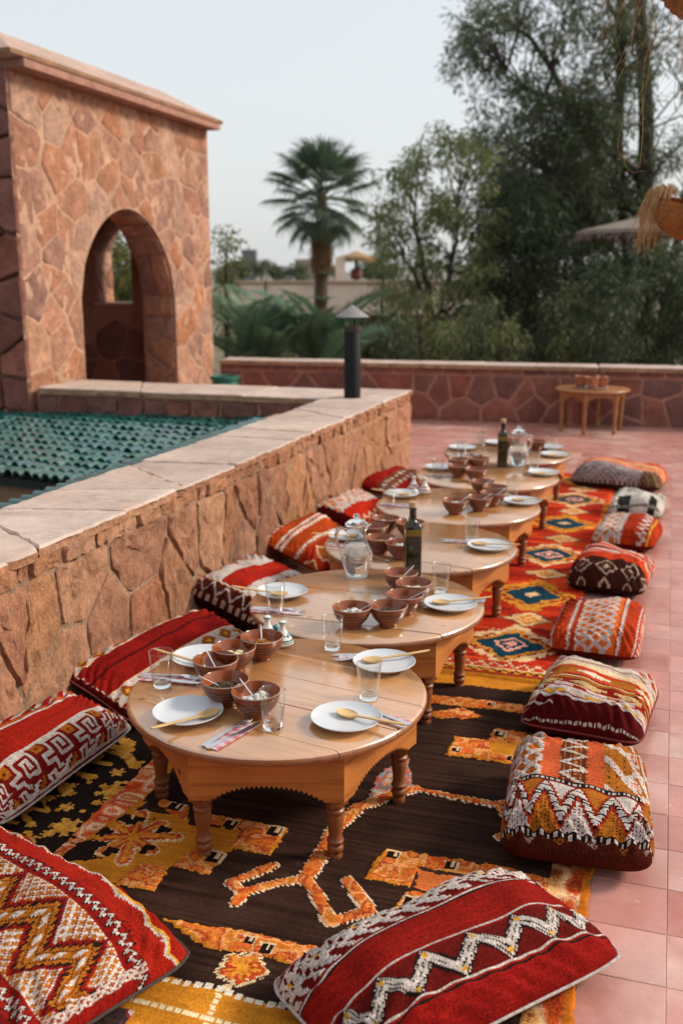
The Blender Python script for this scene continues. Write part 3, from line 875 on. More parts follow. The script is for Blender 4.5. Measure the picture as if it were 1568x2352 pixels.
M['glass'] = mat('clear_glass', (.97, .985, .98), rough=0.0, trans=1.0, ior=1.45)
M['thin_glass'] = thin_glass('thin_glass')
M['water'] = mat('water', (.98, .99, .99), rough=0.0, trans=1.0, ior=1.33)
M['oil_glass'] = mat('oil_glass', (.016, .013, .004), rough=.05, trans=.0, spec=.6, ior=1.5)
M['oil'] = mat('oil_top', (.30, .20, .02), rough=.08, trans=.45, ior=1.47)
M['cork'] = mat('cork', (.50, .33, .19), rough=.9, noise=(60, .7, 1.1))
M['white_ceramic'] = mat('white_ceramic', (.66, .65, .62), rough=.2)
M['blue_ceramic'] = mat('blue_ceramic', (.03, .19, .24), rough=.2)


def bowl_material(name, c, rim):
    m = bpy.data.materials.new(name); m.use_nodes = True
    N = m.node_tree.nodes; L = m.node_tree.links; p = N['Principled BSDF']
    p.inputs['Roughness'].default_value = .24; p.inputs['Coat Weight'].default_value = .0
    tc = N.new('ShaderNodeTexCoord'); sx = N.new('ShaderNodeSeparateXYZ'); L.new(tc.outputs['Object'], sx.inputs[0])
    cr = N.new('ShaderNodeValToRGB'); cr.color_ramp.interpolation = 'CONSTANT'
    dk = (.035, .016, .012)
    stops = [(0, c), (.40, dk), (.445, c), (.55, dk), (.595, c), (.68, dk), (.725, c), (.955, rim)]
    e = cr.color_ramp.elements; e[0].position = 0; e[0].color = (*c, 1); e[1].position = .40; e[1].color = (*dk, 1)
    for ps, cc in stops[2:]:
        el = e.new(ps); el.color = (*cc, 1)
    mr = N.new('ShaderNodeMapRange'); mr.inputs[2].default_value = .078; L.new(sx.outputs[2], mr.inputs[0]); L.new(mr.outputs[0], cr.inputs[0])
    nz = N.new('ShaderNodeTexNoise'); nz.inputs['Scale'].default_value = 40; L.new(tc.outputs['Object'], nz.inputs['Vector'])
    m2 = N.new('ShaderNodeMapRange'); m2.inputs[3].default_value = .75; m2.inputs[4].default_value = 1.2; L.new(nz.outputs[0], m2.inputs[0])
    mx = N.new('ShaderNodeMixRGB'); mx.blend_type = 'MULTIPLY'; mx.inputs[0].default_value = 1
    L.new(cr.outputs[0], mx.inputs[1]); L.new(m2.outputs[0], mx.inputs[2]); L.new(mx.outputs[0], p.inputs['Base Color'])
    return m


M['bowl_out'] = bowl_material('striped_terracotta', (.195, .055, .021), (.34, .23, .18))
M['bowl_in'] = mat('terracotta_inside', (.24, .060, .018), rough=.15, coat=.2, noise=(25, .8, 1.15))
Z0 = THT + .013

pl = MB(); pl.lathe([(.001, .004), (.058, .004), (.060, .0), (.064, .0), (.066, .005), (.088, .012), (.1005, .0205), (.1015, .022), (.100, .0232), (.088, .0155), (.068, .010), (.001, .0085)], 48, cap0=False, cap1=False)
plate_me = smooth_by_angle(pl.mesh('plate', M['china']), 60)
bo = MB(); bo.lathe([(.001, .003), (.030, .003), (.031, 0), (.034, 0), (.035, .004), (.034, .010), (.045, .020), (.058, .036), (.066, .054), (.0705, .074), (.071, .0765), (.0690, .078)], 36, cap0=False, cap1=False)
bowl_out = smooth_by_angle(bo.mesh('body', M['bowl_out']), 60)
bi = MB(); bi.lathe([(.0690, .078), (.0672, .0755), (.0620, .054), (.053, .037), (.040, .024), (.02, .017), (.001, .0165)], 36, cap0=False, cap1=False)
bowl_in = smooth_by_angle(bi.mesh('inside', M['bowl_in']), 60)
gl = MB(); gl.lathe([(.001, 0), (.0245, 0), (.0275, .003), (.0285, .010), (.0375, .113), (.0372, .1145), (.0362, .1145), (.0355, .113), (.0272, .016), (.024, .0135), (.001, .013)], 36, cap0=False, cap1=False)
gl = MB(); gl.lathe([(.0288, .010), (.0375, .113), (.0376, .1140), (.0370, .1152), (.0360, .1140), (.0358, .110)], 36, cap0=False, cap1=False)
glass_me = smooth_by_angle(gl.mesh('drinking_glass', M['thin_glass']), 60)
gb_ = MB(); gb_.lathe([(.001, 0), (.0245, 0), (.0275, .003), (.0288, .010), (.0270, .014), (.024, .0135), (.001, .0130)], 36, cap0=False, cap1=False)
glass_base = smooth_by_angle(gb_.mesh('base', M['glass']), 60)


def loft_spoon(L=.215, bl=.062, bw=.021, hw=.0068, depth=.010, rise=.012, th=.0032, mats=None, name='spoon'):
    """Spoon along +Y: bowl at the origin end, handle tapering and rising."""
    m = MB(); rr = []; n = 14
    ys = [i / 22 for i in range(23)]
    for s in ys:
        if s < .45:
            t = s / .45; y = -bl / 2 + bl * t * 1.06
            w = bw * max(.04, math.sin(math.pi * min(1, max(0, t * .93 + .03)))) ** .6
            if t > .85: w = max(w, hw * 1.02)
            dp = depth * math.sin(math.pi * min(1, t)) ** .7; z = .0
        else:
            t = (s - .45) / .55; y = bl / 2 + bl * .03 + (L - bl) * t
            w = hw * (1.0 + .28 * t if t < .9 else 1.25 * (1 - (t - .9) * 5)); dp = 0; z = rise * t
        ring = []
        for k in range(n):
            a = 2 * math.pi * k / n
            x = w * math.cos(a); sn = math.sin(a)
            if sn >= 0: zz = z + th * sn * .6 - dp * sn * .75
            else: zz = z + sn * (th + dp)
            ring.append((x, y, zz + depth))
        rr.append(ring)
    m.rings(rr)
    return smooth_by_angle(m.mesh(name, mats), 55)


wspoon = loft_spoon(L=.225, bl=.066, bw=.0225, hw=.0058, depth=.011, rise=.020, th=.004, mats=M['beech'], name='wooden_spoon')
tspoon = loft_spoon(L=.125, bl=.030, bw=.0095, hw=.0018, depth=.004, rise=.004, th=.0010, mats=M['steel'], name='teaspoon')
fk = MB()
rr = []
for y, w_, z in ((-.10, .007, .0), (-.095, .0095, .0), (-.05, .008, .001), (0, .0042, .003), (.025, .0035, .005), (.035, .006, .005), (.045, .0115, .003), (.055, .0125, .0005)):
    rr.append([(-w_, y, z + .0035), (w_, y, z + .0035), (w_, y, z + .0055), (-w_, y, z + .0055)])
fk.rings(rr)
for k in range(4):
    x = -.0102 + k * .0068
    fk.rings([[(x - .0019, .055, .0038), (x + .0019, .055, .0038), (x + .0019, .055, .0056), (x - .0019, .055, .0056)],
              [(x - .0019, .08, .002), (x + .0019, .08, .002), (x + .0019, .08, .0038), (x - .0019, .08, .0038)],
              [(x - .0008, .104, .005), (x + .0008, .104, .005), (x + .0008, .104, .006), (x - .0008, .104, .006)]])
fork_me = smooth_by_angle(fk.mesh('fork', M['steel']), 40)
kn = MB()
rr = []
for y, x0, x1, t in ((-.105, -.005, .005, .003), (-.10, -.0085, .0085, .004), (-.03, -.0065, .0065, .004), (0, -.006, .006, .0035), (.008, -.008, .008, .001), (.06, -.0095, .0085, .001), (.095, -.0095, .004, .0008), (.108, -.009, -.006, .0006)):
    rr.append([(x0, y, .0035), (x1, y, .0035), (x1, y, .0035 + t), (x0, y, .0035 + t)])
kn.rings(rr); knife_me = smooth_by_angle(kn.mesh('knife', M['steel']), 40)


def napkin_material():
    m = bpy.data.materials.new('checked_napkin'); m.use_nodes = True
    N = m.node_tree.nodes; L = m.node_tree.links; p = N['Principled BSDF']; p.inputs['Roughness'].default_value = .9
    tc = N.new('ShaderNodeTexCoord'); mp = N.new('ShaderNodeMapping'); mp.inputs['Scale'].default_value = (28, 28, 0); L.new(tc.outputs['Object'], mp.inputs[0])
    sx = N.new('ShaderNodeSeparateXYZ'); L.new(mp.outputs[0], sx.inputs[0]); acc = []
    for i in (0, 1):
        f = N.new('ShaderNodeMath'); f.operation = 'FRACT'; L.new(sx.outputs[i], f.inputs[0])
        g = N.new('ShaderNodeMath'); g.operation = 'GREATER_THAN'; g.inputs[1].default_value = .5; L.new(f.outputs[0], g.inputs[0]); acc.append(g.outputs[0])
    a = N.new('ShaderNodeMath'); a.operation = 'ADD'; L.new(acc[0], a.inputs[0]); L.new(acc[1], a.inputs[1])
    cr = N.new('ShaderNodeValToRGB'); cr.color_ramp.interpolation = 'CONSTANT'; e = cr.color_ramp.elements
    e[0].color = (.62, .58, .60, 1); e[1].position = .34; e[1].color = (.58, .36, .40, 1); el = e.new(.8); el.color = (.52, .13, .18, 1)
    d = N.new('ShaderNodeMath'); d.operation = 'DIVIDE'; d.inputs[1].default_value = 2; L.new(a.outputs[0], d.inputs[0]); L.new(d.outputs[0], cr.inputs[0])
    L.new(cr.outputs[0], p.inputs['Base Color'])
    return m


M['napkin'] = napkin_material()
nk = MB()
rr = []
for y, k in ((-.095, 0), (-.05, .0006), (0, 0), (.05, .0005), (.085, 0)):
    rr.append([(-.027, y, .0), (.027, y, .0), (.028, y, .0022 + k), (.0, y, .0030 + k), (-.027, y, .0026)])
nk.rings(rr); napkin_me = nk.mesh('napkin', M['napkin'])


def ground(a, b): return math.atan2(b[1] - a[1], b[0] - a[0])


def place(name, me, x, y, z, rz, label, cat, group):
    o = link(name, me, None, (x, y, z), (0, 0, rz)); return tag(o, label, cat, group)


PLACES = {
    1: [(-1.231, 2.378, 'front left'), (-.789, 2.479, 'front right'), (-.800, 2.915, 'back right'), (-1.375, 2.775, 'back left')],
    2: [(-1.385, 3.51, 'left'), (-.72, 3.565, 'right')], 3: [(-1.40, 4.43, 'left'), (-.725, 4.456, 'right')],
    4: [(-1.40, 5.44, 'left'), (-.715, 5.46, 'right')], 5: [(-1.37, 6.33, 'left'), (-.70, 6.35, 'right')],
    6: [(-1.385, 7.15, 'left'), (-1.17, 7.46, 'back left'), (-.78, 7.37, 'back right'), (-.705, 7.06, 'front right')]}
for t, ps in PLACES.items():
    for x, y, side in ps:
        place('plate', plate_me, x, y, Z0, 0, 'white plate at the %s place of the %s' % (side, TNAME[t - 1]), 'plate', 'white dinner plates')
GLASSES = {1: [(-.972, 2.382, 'at the front, before the bowl of white cheese'), (-1.405, 2.55, 'at the left edge'), (-.776, 2.658, 'right of centre'), (-1.008, 3.012, 'at the back edge')],
           2: [(-1.329, 3.30, 'on the left'), (-.795, 3.743, 'on the right')], 3: [(-.831, 4.583, 'on the right')],
           4: [(-1.396, 5.16, 'on the left'), (-.788, 5.60, 'on the right')], 5: [(-1.326, 6.06, 'on the left'), (-.783, 6.52, 'on the right')],
           6: [(-1.28, 7.36, 'at the back'), (-1.33, 6.85, 'on the left'), (-.748, 7.20, 'on the right')]}
for t, ps in GLASSES.items():
    for x, y, side in ps:
        link('base', glass_base, place('drinking_glass', glass_me, x, y, Z0, rnd.uniform(0, 3), 'empty clear tumbler %s of the %s' % (side, TNAME[t - 1]), 'glass', 'clear drinking glasses'))
SP = {1: [(-1.166, 2.382, -1.262, 2.205, 'front left'), (-.796, 2.502, -.605, 2.444, 'front right'), (-.843, 2.918, -.660, 3.020, 'back right'), (-1.345, 2.72, -1.53, 2.745, 'back left')],
      2: [(-1.380, 3.477, -1.58, 3.455, 'left'), (-.757, 3.569, -.565, 3.640, 'right')], 3: [(-1.38, 4.43, -1.57, 4.34, 'left'), (-.775, 4.473, -.560, 4.441, 'right')],
      4: [(-1.38, 5.435, -1.59, 5.425, 'left'), (-.738, 5.48, -.53, 5.50, 'right')], 5: [(-.72, 6.31, -.51, 6.345, 'right')], 6: [(-.72, 7.02, -.52, 7.10, 'front right')]}
for t, ps in SP.items():
    for x, y, x2, y2, side in ps:
        a = math.atan2(y2 - y, x2 - x) - math.pi / 2
        o = place('wooden_spoon', wspoon, x, y, Z0 + .010, a, 'pale wooden spoon lying across the %s plate of the %s' % (side, TNAME[t - 1]), 'spoon', 'wooden spoons on plates')
        o.rotation_euler = (R(-1.5), 0, a)
CUT = {1: [(-1.037, 2.405, -1.098, 2.213, 'front left'), (-.805, 2.575, -.622, 2.505, 'front right'), (-.975, 2.935, -.79, 3.014, 'back right'), (-1.325, 2.618, -1.49, 2.602, 'back left')],
       2: [(-1.24, 3.325, -1.42, 3.315, 'left'), (-.79, 3.635, -.62, 3.672, 'right')], 3: [(-1.27, 4.29, -1.44, 4.30, 'left'), (-.96, 4.53, -.775, 4.535, 'right')],
       4: [(-1.27, 5.19, -1.45, 5.20, 'left'), (-.80, 5.56, -.63, 5.57, 'right')], 5: [(-1.22, 6.09, -1.40, 6.10, 'left')], 6: [(-1.22, 6.93, -1.40, 6.95, 'left')]}
for t, ps in CUT.items():
    for x, y, x2, y2, side in ps:
        a = math.atan2(y - y2, x - x2) - math.pi / 2
        cx, cy = (x + x2) / 2, (y + y2) / 2
        sx, sy = math.cos(a), math.sin(a)
        place('napkin', napkin_me, cx + sx * .004, cy + sy * .004, Z0, a + R(2), 'pink checked paper napkin at the %s place of the %s' % (side, TNAME[t - 1]), 'napkin', 'pink checked napkins')
        sgn = -1
        place('fork', fork_me, cx + sgn * sx * .014, cy + sgn * sy * .014, Z0, a + R(3), 'steel fork on the napkin at the %s place of the %s' % (side, TNAME[t - 1]), 'fork', 'steel forks')
        place('knife', knife_me, cx - sgn * sx * .016, cy - sgn * sy * .016, Z0, a - R(4), 'steel knife on the napkin at the %s place of the %s' % (side, TNAME[t - 1]), 'knife', 'steel knives')

# bowls and what is in them
FOOD = {'olives': mat('chopped_olives', (.05, .035, .012), rough=.5, blotch=(160, (.25, .12, .05), .55, .65), bump=[(220, 1, .01)]),
        'cheese': mat('white_cheese', (.62, .61, .58), rough=.6, noise=(60, .85, 1.05), bump=[(120, .8, .01)]),
        'butter': mat('butter', (.64, .55, .33), rough=.45), 'carrot': mat('carrot_salad', (.50, .22, .04), rough=.5, blotch=(120, (.30, .10, .02), .5, .62), bump=[(180, 1, .01)])}


def heap(kind, rg_):
    m = MB()
    if kind in ('butter',):
        for _ in range(9):
            a, r_ = rg_.uniform(0, 6.3), rg_.uniform(0, .036)
            m.box((r_ * math.cos(a), r_ * math.sin(a), .040 + rg_.uniform(0, .018)), (.022, .018, .014), rz=rg_.uniform(0, 3), bev=.002)
    else:
        n = {'cheese': 16, 'olives': 60, 'carrot': 40}[kind]; s = {'cheese': .012, 'olives': .0065, 'carrot': .006}[kind]
        for _ in range(n):
            a, r_ = rg_.uniform(0, 6.3), .048 * math.sqrt(rg_.random())
            c = (r_ * math.cos(a), r_ * math.sin(a), .043 + .016 * (1 - r_ / .048) + rg_.uniform(-.002, .004))
            q = s * rg_.uniform(.7, 1.3)
            m.lathe([(q * .1, -q), (q * .8, -q * .5), (q, 0), (q * .75, q * .5), (q * .1, q * .8)], 6, c)
        m.lathe([(.001, .054), (.025, .048), (.055, .040)], 14, cap0=False, cap1=False)
    return smooth_by_angle(m.mesh('food', FOOD[kind]), 60)


rgf = random.Random(5)
HEAPS = {k: heap(k, rgf) for k in FOOD}
FW = {'olives': 'dark chopped olives', 'cheese': 'white cheese', 'butter': 'pale butter cubes', 'carrot': 'orange carrot salad'}
BOWLS = {
    1: [(-1.167, 2.495, 'olives', 'middle front bowl', 200), (-1.049, 2.447, 'cheese', 'rightmost front bowl', 150), (-1.262, 2.633, None, 'left middle bowl', 140), (-1.250, 2.745, 'butter', 'second bowl from the back', None), (-1.202, 2.862, 'carrot', 'rearmost bowl', 115)],
    2: [(-1.012, 3.246, 'cheese', 'front left bowl', 20), (-.892, 3.30, 'olives', 'front right bowl', None), (-.868, 3.445, None, 'middle bowl', 20), (-.872, 3.60, 'butter', 'second bowl from the back', None), (-.955, 3.715, 'carrot', 'rearmost bowl', 60)],
    3: [(-1.185, 4.225, 'carrot', 'front left bowl', 330), (-1.072, 4.17, 'cheese', 'front right bowl', None), (-1.273, 4.43, None, 'middle bowl', None), (-1.262, 4.60, 'butter', 'rear left bowl', None), (-1.125, 4.55, None, 'rear right bowl', 120)],
    4: [(-1.017, 5.098, 'cheese', 'front left bowl', 40), (-.91, 5.22, None, 'middle front bowl', 40), (-.86, 5.36, 'olives', 'right middle bowl', 40), (-.875, 5.52, 'butter', 'second bowl from the back', None), (-.97, 5.65, 'carrot', 'rearmost bowl', 40)],
    5: [(-1.20, 6.098, 'olives', 'left front bowl', None), (-1.075, 6.02, None, 'right front bowl', None), (-1.25, 6.33, 'butter', 'rear left bowl', None), (-1.13, 6.40, None, 'rear right bowl', None)],
    6: [(-1.05, 7.22, None, 'left bowl', None), (-.86, 7.25, None, 'right bowl', None)]}
for t, bs in BOWLS.items():
    for x, y, food, nm, sp in bs:
        o = empty('bowl', (x, y, Z0), rnd.uniform(0, 6)); tag(o, 'terracotta bowl with dark stripes, %s of the %s' % (nm, TNAME[t - 1]), 'bowl', 'striped terracotta bowls')
        link('body', bowl_out, o); link('inside', bowl_in, o)
        if food:
            place('food', HEAPS[food], x, y, Z0, rnd.uniform(0, 6), '%s in the %s of the %s' % (FW[food], nm, TNAME[t - 1]), 'food', 'food in the bowls')
        if sp is not None:
            a = R(sp)
            q = link('teaspoon', tspoon, None, (x - .018 * math.cos(a), y - .018 * math.sin(a), Z0 + .034), (R(26), 0, a - math.pi / 2))
            tag(q, 'small steel spoon standing in the %s of the %s' % (nm, TNAME[t - 1]), 'spoon', 'small spoons in bowls')


# carafes, oil bottles, spice pots
def carafe(x, y, rz, label):
    o = empty('carafe', (x, y, Z0), rz); tag(o, label, 'carafe', 'glass water carafes')
    n = 40; m = MB(); rr = []
    prof = [(.001, 0, 0), (.040, 0, 0), (.047, .004, 0), (.053, .02, .10), (.066, .075, .10), (.0705, .098, .06), (.066, .115, 0), (.052, .142, 0), (.043, .165, 0), (.041, .19, 0), (.0435, .215, 0), (.0475, .222, 0)]
    def ring(r_, z, fl): return [(r_ * (1 - fl * (.5 + .5 * math.cos(20 * 2 * math.pi * i / n * .5)) * .5) * math.cos(2 * math.pi * i / n), r_ * (1 - fl * (.5 + .5 * math.cos(20 * 2 * math.pi * i / n * .5)) * .5) * math.sin(2 * math.pi * i / n), z) for i in range(n)]
    outer = [ring(*q) for q in prof]
    inner = [ring(r_, z, 0) for r_, z in ((.0445, .222), (.040, .21), (.0375, .19), (.039, .165), (.048, .14), (.062, .114), (.066, .098), (.060, .07), (.047, .02), (.038, .010), (.001, .009))]
    m.rings(outer[2:], False, False); m.rings(outer[:3] + [ring(.038, .010, 0), ring(.001, .009, 0)], False, False)
    smooth_by_angle(m.build('body', M['thin_glass'], o).data, 50)
    m = MB(); m.lathe([(.001, .0095), (.0375, .0105), (.0465, .0205), (.0595, .07), (.0655, .098), (.0615, .113), (.0475, .139), (.001, .139)], 32, cap0=False, cap1=False)
    smooth_by_angle(m.build('water', M['water'], o).data, 50)
    m = MB(); m.lathe([(.001, .220), (.030, .222), (.047, .224), (.048, .229), (.044, .234), (.030, .245), (.012, .250), (.008, .254), (.014, .260), (.015, .266), (.009, .273), (.001, .274)], 30, cap0=False, cap1=False)
    smooth_by_angle(m.build('lid', M['glass'], o).data, 40)
    m = MB(); m.tube([(.042, 0, .205), (.062, 0, .212), (.080, 0, .205), (.086, 0, .18), (.083, 0, .15), (.075, 0, .128), (.060, 0, .122)], [.008, .008, .008, .0075, .007, .007, .008], 10)
    m.build('handle', M['glass'], o, True)
    m = MB(); m.rings([[(-.040, -.02, .205), (-.043, 0, .205), (-.040, .02, .205)], [(-.048, -.012, .222), (-.062, 0, .227), (-.048, .012, .222)], [(-.045, -.012, .222), (-.058, 0, .228), (-.045, .012, .222)]], False, False, closed=False)
    m.build('spout', M['glass'], o, True)


carafe(-1.178, 3.84, R(205), 'glass carafe of water with handle to the left at the back of the second table')
carafe(-.90, 6.60, R(10), 'glass carafe of water with handle to the right on the fifth table')


def oil_bottle(x, y, rz, label):
    o = empty('oil_bottle', (x, y, Z0), rz); tag(o, label, 'bottle', 'square oil bottles')
    m = MB(); rr = []
    def sq(h, z, k=.75):
        ring = []
        for i in range(32):
            a = 2 * math.pi * i / 32; c, s = math.cos(a), math.sin(a)
            e = 2 / (1 - k + .001) if k < .99 else 2
            pw_ = 2 / e if e else 1
            ring.append((h * math.copysign(abs(c) ** (1 - k), c), h * math.copysign(abs(s) ** (1 - k), s), z))
        return ring
    for h, z, k in ((.028, 0, .7), (.033, .004, .8), (.034, .02, .82), (.034, .205, .82), (.033, .215, .75), (.027, .228, .45), (.017, .238, 0), (.0148, .25, 0), (.0142, .283, 0), (.0165, .285, 0), (.0165, .292, 0), (.0150, .294, 0)):
        rr.append(sq(h, z, k))
    m.rings(rr); smooth_by_angle(m.build('bottle', M['oil_glass'], o).data, 45)
    m = MB(); m.rings([sq(.0343, .178, .82), sq(.0343, .205, .82)], False, False)
    smooth_by_angle(m.build('oil_level', M['oil'], o).data, 45)
    m = MB(); m.lathe([(.0145, .2945), (.0165, .296), (.0168, .315), (.0155, .318)], 16); smooth_by_angle(m.build('cork', M['cork'], o).data, 45)


oil_bottle(-.962, 3.935, R(25), 'dark square olive oil bottle with cork standing on the second table')
oil_bottle(-1.00, 6.56, R(12), 'dark square olive oil bottle with cork standing on the fifth table')


def spice_pots(x, y, rz, label, m1, m2, s=1.0):
    o = empty('spice_pots', (x, y, Z0), rz); tag(o, label, 'spice pots', 'ceramic spice pots')
    m = MB(); m.lathe([(.034 * s, 0), (.040 * s, .002), (.044 * s, .010 * s), (.0425 * s, .011 * s), (.038 * s, .006 * s), (.001, .005 * s)], 24, cap1=False)
    for v in m.v: pass
    m.v = [(a * 1.55, b, c) for a, b, c in m.v]
    smooth_by_angle(m.build('tray', m1, o).data, 50)
    for k, dx in enumerate((-.034 * s, .034 * s)):
        m = MB(); m.lathe([(.019 * s, .007), (.027 * s, .012), (.029 * s, .020 * s), (.028 * s, .024 * s)], 20, (dx, 0, 0)); pt = m.build('pot', m1, o); smooth_by_angle(pt.data, 50)
        m = MB(); m.lathe([(.0285 * s, .0245 * s), (.021 * s, .034 * s), (.011 * s, .049 * s), (.0085 * s, .056 * s), (.0085 * s, .066 * s), (.0115 * s, .070 * s), (.0115 * s, .076 * s), (.008 * s, .079 * s)], 20, (dx, 0, 0)); ld = m.build('lid', m1, pt); smooth_by_angle(ld.data, 50)
        m = MB()
        for rz_, z_, w_ in ((.0291, .021, .002), (.0215, .0345, .0022), (.0118, .0735, .002)):
            m.lathe([(rz_ * s + .0003, z_ * s - w_ * s), (rz_ * s + .0009, z_ * s), (rz_ * s + .0001, z_ * s + w_ * s)], 20, (dx, 0, 0), False, False)
        for q in range(8):
            a = q * math.pi / 4
            m.tube([(dx + .0262 * s * math.cos(a), .0262 * s * math.sin(a), .0285 * s), (dx + .0172 * s * math.cos(a + .2), .0172 * s * math.sin(a + .2), .0415 * s)], .0018 * s, 5)
        tag(m.build('painted_band', m2, pt, True), kind='stuff')
    m = MB(); m.lathe([(.004 * s, .006), (.005 * s, .04 * s), (.010 * s, .047 * s), (.010 * s, .052 * s), (.004 * s, .057 * s)], 14, (0, .004, 0)); smooth_by_angle(m.build('handle_knob', m2, o).data, 50)


spice_pots(-1.215, 3.01, R(-25), 'white and turquoise painted double spice pot at the back of nearest table', M['white_ceramic'], M['blue_ceramic'], 1.12)
spice_pots(-1.33, 5.58, R(-20), 'white and red painted double spice pot at the back of fourth table', M['white_ceramic'], mat('red_ceramic', (.40, .06, .05), rough=.3), 1.15)
spice_pots(-1.17, 6.53, R(-15), 'small brown ceramic double spice pot at the back of fifth table', mat('brown_ceramic', (.16, .06, .03), rough=.25), M['bowl_in'])
place('teaspoon', tspoon, -1.12, 4.10, Z0 + .002, R(60), 'small spoon lying on the bare wood of the third table', 'spoon', 'small spoons in bowls')
m = MB(); m.lathe([(.010, 0), (.015, .004), (.018, .016), (.014, .030), (.005, .037)], 14)
tag(m.build('egg', mat('egg_shell', (.7, .66, .6), rough=.4), None, True, (-1.335, 5.50, Z0)), 'small white egg beside the red and white spice pot', 'egg')

# serving table: tray and three terracotta cups
SZ = .467
m = MB(); m.lathe([(.15, 0), (.16, .003), (.185, .012), (.187, .014), (.18, .0135), (.155, .007), (.001, .006)], 40, cap1=False)
o = m.build('serving_plate', M['china'], None, False, (-.75, 10.90, SZ)); smooth_by_angle(o.data, 50); tag(o, 'large white plate under the terracotta cups on the serving table', 'plate')
M['cup'] = mat('terracotta_cup', (.33, .10, .04), rough=.45, noise=[(14, .65, 1.2)], blotch=(40, (.42, .20, .10), .58, .7))
for k, (dx, dy, nm) in enumerate(((-.09, .03, 'left'), (.015, -.06, 'front middle'), (.085, .06, 'right rear'))):
    m = MB(); m.lathe([(.046, 0), (.051, .01), (.055, .05), (.057, .088), (.061, .092), (.0615, .102), (.058, .106), (.052, .10), (.050, .03), (.001, .025)], 24, cap1=False)
    o = empty('terracotta_cup', (-.75 + dx * 1.2, 10.90 + dy, SZ + .008)); o.scale = (1.1, 1.1, 1.1); tag(o, '%s terracotta cup on the white plate of the serving table' % nm, 'cup', 'terracotta cups')
    smooth_by_angle(m.build('body', M['cup'], o).data, 50)
    m = MB(); m.tube([(-.056, 0, .085), (-.078, 0, .08), (-.082, 0, .055), (-.07, 0, .035), (-.053, 0, .03)], .007, 8); m.build('handle', M['cup'], o, True, rot=(0, 0, R(60 + 40 * k)))
# ------------------------------------------------------------------ woven patterns
nr = np.random.RandomState(3)


def vnoise(ny, nx, sy, sx, rs=nr):
    g = rs.rand(ny // sy + 3, nx // sx + 3)
    yy = np.arange(ny) / sy; xx = np.arange(nx) / sx
    y0 = yy.astype(int); x0 = xx.astype(int); fy = (yy - y0)[:, None]; fx = (xx - x0)[None]
    fy = fy * fy * (3 - 2 * fy); fx = fx * fx * (3 - 2 * fx)
    a = g[np.ix_(y0, x0)]; b = g[np.ix_(y0, x0 + 1)]; c = g[np.ix_(y0 + 1, x0)]; d = g[np.ix_(y0 + 1, x0 + 1)]
    return (a * (1 - fx) + b * fx) * (1 - fy) + (c * (1 - fx) + d * fx) * fy


